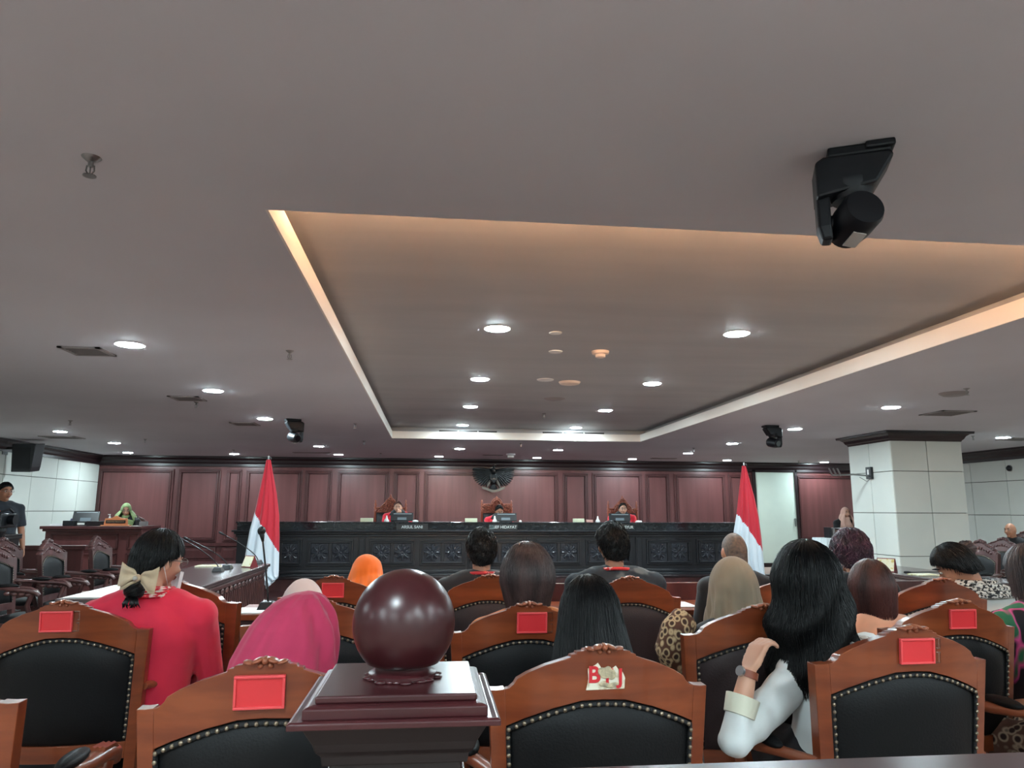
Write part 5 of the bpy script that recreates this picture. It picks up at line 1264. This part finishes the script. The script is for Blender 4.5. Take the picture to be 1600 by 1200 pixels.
# ---- 12 purple tinted hair
h = ctr(1330, 866, 4.3)
P = person('person with short purple tinted curly hair behind the big black hair', (h.x, 4.22), .45, 0, h, BL, DK, sh=.19, vox=.009)
hair(P, [(0, 2.3), (60, 2.25), (90, 1.95), (110, 1.5), (180, 1.0)], M_hairpu, th=.034, n=1500, ln=(.25, .6), wd=.0026, curl=.6, seed=51, lift=.012, prm=dict(short=1), rough=.012)
# ---- 13 reddish bob
h = ctr(1362, 920, 3.3)
P = person('person with reddish brown bobbed hair right of the big black hair', (h.x, 3.26), .45, 0, h, cloth_mat('peach_top', (214, 160, 132)), DK, sh=.18, skin=M_skin2, vox=.009)
hair(P, [(0, 2.6), (60, 2.6), (95, 2.45), (115, 2.1), (126, 1.3), (180, 1.0)], M_hairrd, th=.021, n=2400, ln=(.8, 1.9), wd=.0013, curl=.07, seed=61, lift=.004, prm=dict(flare=-.08, fd=.2))
# ---- 14 leaning person with bun, patterned collar
h = ctr(1494, 886, 4.0); hipx = at(1552, 960, 4.1).x
GC = cloth_mat('light_grey_jacket', (196, 196, 190), (184, 184, 180), scale=(4, 4, 4)); nbx = at(1524, 915, 3.96)
P = person('person leaning left with black hair bun, grey jacket with patterned collar and red lanyard', (hipx, 3.98), .45, 0, h, GC, DK, sh=.19, hyaw=.9, hpitch=.55, nb=(nbx.x-hipx, -.02, nbx.z-.02), vox=.009)
hair(P, [(0, 2.25), (60, 2.2), (85, 1.9), (105, 1.5), (140, 1.15), (180, 1.0)], M_hair, th=.026, n=1200, ln=(.5, 1.1), wd=.0016, curl=.25, seed=71, lift=.006, prm=dict(short=1), rough=.006)
mb = MB(); q = P['Wi']@at(1511, 857, 4.0); mb.ell(tuple(q), (.048, .045, .045))
rnd = random.Random(9)
for z in range(160):
    a = rnd.uniform(0, 6.28); b_ = rnd.uniform(-1.2, 1.2); mb.tube([q+V((.049*math.cos(a+u)*math.cos(b_), .046*math.sin(a+u)*math.cos(b_), .046*math.sin(b_+u*.3))) for u in (0, .4, .8)], .0015, 3)
mb.build('hair_bun', M_hairbr, P['o'], smooth=True); lanyard(P, mat('coral_lanyard', (230, 84, 76), .6), .078)
N = P['N']; mb = MB()
for k in range(5): mb.tube([(N.x+(.095+.024*k)*math.cos(a)*1.1, N.y+(.092+.014*k)*math.sin(a), N.z+.045-.017*k) for a in [2*PI*z/28 for z in range(29)]], .012, 6)
mb.build('patterned_collar', mat('black_white_weave', (30, 30, 34), .8, c2=(200, 200, 196), scale=(60, 60, 60), lo=.48, hi=.52), P['o'], smooth=True)
# ---- 15 floral dress at right edge
h = ctr(1612, 897, 3.1)
FL = mat('floral_black_dress', (24, 22, 30), .8, c2=[(24, 22, 30), (222, 84, 150), (40, 110, 76)], scale=(13, 13, 7), detail=1, lo=.40, hi=.60)
P = person('person at the right edge with dark bobbed hair, glasses and black dress with pink flowers', (h.x, 3.08), .45, 0, h, FL, DK, sh=.2, hyaw=.25, hpitch=.1, vox=.008, sleeve='elbow')
hair(P, [(0, 2.9), (60, 2.9), (95, 2.75), (112, 2.4), (124, 1.3), (180, 1.0)], M_hairbr, th=.022, n=2400, ln=(.9, 2.1), wd=.0013, curl=.05, seed=81, prm=dict(flare=.02, fd=.2)); glasses(P, M_metal)
# ---- 16 person mostly outside the frame
KR.location = (2.33, 2.3, 0)
P = person('person mostly beyond the right edge, only a brown and cream patterned skirt in view', (2.54, 2.44), .45, .45, (2.64, 2.46, 1.2), mat('brown_floral', (56, 36, 34), .8, c2=[(56, 36, 34), (206, 186, 160), (110, 78, 66)], scale=(28, 28, 28), kind='voronoi', lo=.1, hi=.6), mat('brown_floral', (0, 0, 0)), sh=.19, vox=.01)
hair(P, SHORT, M_hair, th=.018, n=300, prm=dict(short=1))
# ---- judges
ROBE = cloth_mat('scarlet_robe', (214, 34, 52)); YK = cloth_mat('black_robe_yoke', (14, 14, 18))
GJ = 'judges in red and black robes'
for (px, py, sk, hy, hp, hr, l, kind) in ((622, 793, M_skin2, .0, .1, .0, 'person in red and black robe, hand held to the mouth, leftmost at the judges bench', 0), (780, 799, M_skin, .15, .38, .05, 'person in red and black robe looking down, middle of the judges bench', 1), (973, 796, M_skin2, 0, .0, 0, 'person in red and black robe with glasses, rightmost at the judges bench', 2)):
    Y = JY-.36; h = at(px, py, Y)
    ar = None
    W_ = T(h.x, Y, 0)@RZ(PI); hl = W_.inverted()@h
    if kind == 0: ar = [((-.27, .2, hl.z-.42), (-.04, .17, hl.z-.17), (.02, -.12, 1), (0, -1, -.1), .9), None]
    P = person(l, (h.x, Y), .66, PI, h, ROBE, BL, sh=.225, nb=(hl.x*.9, hl.y-.075, hl.z-.125), hyaw=hy, hpitch=hp, hroll=hr, skin=sk, arms=ar, vox=.008, girth=1.1, group=GJ)
    hair(P, [(0, 2.15), (60, 2.0), (88, 1.6), (100, 1.5), (115, 1.2), (150, .85), (180, .72)], M_hair if kind else mat('dark_brown_short_hair', (86, 44, 36), .5), th=.013, n=300, wd=.002, curl=.3, prm=dict(short=1))
    N = P['N']; mb = MB()
    mb.grid(lambda i, j: V((N.x+(.07+.10*j)*math.cos(2*PI*i)*1.05, N.y+(.078+.072*j)*math.sin(2*PI*i), N.z+.085-.045*j-.06*j*j)), 40, 8, closed=True)
    mb.grid(lambda i, j: V((N.x+(i-.5)*(.26-.05*j), N.y+.165-.03*abs(2*i-1)**2, N.z+.03-.36*j)), 12, 10); yk = mb.build('black_yoke', YK, P['o'], smooth=True); sm = yk.modifiers.new('thick', 'SOLIDIFY'); sm.thickness = .012; sm.offset = 0
    mb = MB()
    for s in (-1, 1): mb.box(N.x+s*.024-.017, N.x+s*.024+.017, N.y+.172, N.y+.182, N.z-.14, N.z+.03)
    mb.build('white_bands', M_paper, P['o'])
    if kind == 2: glasses(P)
# ---- clerk with green headscarf
h = at(197, 797, CY+.95)
P = person('person in light green headscarf and black robe with glasses at the clerk desk', (h.x, CY+.98), .66, PI, h, BL, DK, sh=.19, hyaw=.35, hpitch=.25, skin=M_skin2, vox=.009)
GR = cloth_mat('light_green_scarf', (140, 160, 108), (128, 148, 98), scale=(4, 4, 4)); hijab(P, GR, th=.018, flare=.95, fd=.15, folds=.008, length=2.1); glasses(P)
N = P['N']; mb = MB(); mb.grid(lambda i, j: V((N.x+(i-.5)*.34, N.y+.12+.04*math.sin(i*PI)+.0*j, N.z+.02-.26*j-.05*abs(2*i-1))), 14, 8); o = mb.build('scarf_front', GR, P['o'], smooth=True); sm = o.modifiers.new('thick', 'SOLIDIFY'); sm.thickness = .02
# ---- standing man at left edge
h = at(8, 769, 10.0)
P = person('person standing at the left edge in dark grey shirt with glasses and badge', (h.x-.02, 10.02), .86, -2.2, h, cloth_mat('charcoal_shirt', (42, 48, 56)), DK, sh=.21, hyaw=.0, stand=True, vox=.009, sleeve='short')
hair(P, SHORT, M_hair, th=.014, n=500, ln=(.2, .5), curl=.3, prm=dict(short=1)); glasses(P, M_metal)
N = P['N']; mb = MB(); mb.box(N.x+.05, N.x+.1, N.y+.125, N.y+.132, N.z-.34, N.z-.26); mb.build('id_badge', M_paper, P['o']); mb = MB(); mb.tube([(N.x+.06, N.y+.06, N.z+.01), (N.x+.07, N.y+.13, N.z-.12), (N.x+.075, N.y+.13, N.z-.26)], .008, 6); mb.build('lanyard', mat('red_orange_strap', (206, 80, 58), .6), P['o'])
# ---- lectern woman
h = at(1321, 802, LY+.6)
P = person('person in peach headscarf behind the lectern, partly hidden by the white pillar', (h.x, LY+.62), .56, PI-.1, h, BL, DK, sh=.19, hyaw=.15, skin=M_skin2, vox=.009)
hijab(P, cloth_mat('peach_scarf', (224, 184, 168), (214, 172, 156), scale=(4, 4, 4)), th=.016, flare=.5, fd=.18, folds=.01)
# ---- bald man
h = at(1579, 829, 10.9)
P = person('person with bald head in black shirt sitting before the white right wall', (h.x, 10.92), .45, PI/2+.25, h, BL, DK, sh=.2, skin=M_skin, vox=.009)
for hp_, rz, s, l in (((h.x, 10.92), PI/2+.25, 1.0, 'dark carved armchair under the bald person at the right wall'), ((at(197, 797, CY+.95).x, CY+.98), PI, 1.05, 'dark carved armchair behind the clerk desk under the green headscarf'), ((at(1321, 802, LY+.6).x, LY+.62), PI, 1.0, 'dark carved armchair behind the lectern')):
    o = copy_tree(base_dark); d = V((-math.sin(rz), math.cos(rz), 0)); o.location = (hp_[0]-d.x*.24, hp_[1]-d.y*.24, .2 if l.find('clerk') > 0 else 0); o.rotation_euler = (0, 0, rz); o['label'] = l; o['group'] = 'dark carved armchairs under seated people'
for o in (base_black, base_brown, base_dark):
    for c in list(o.children_recursive): bpy.data.objects.remove(c)
    bpy.data.objects.remove(o)
bpy.data.scenes.remove(TS)
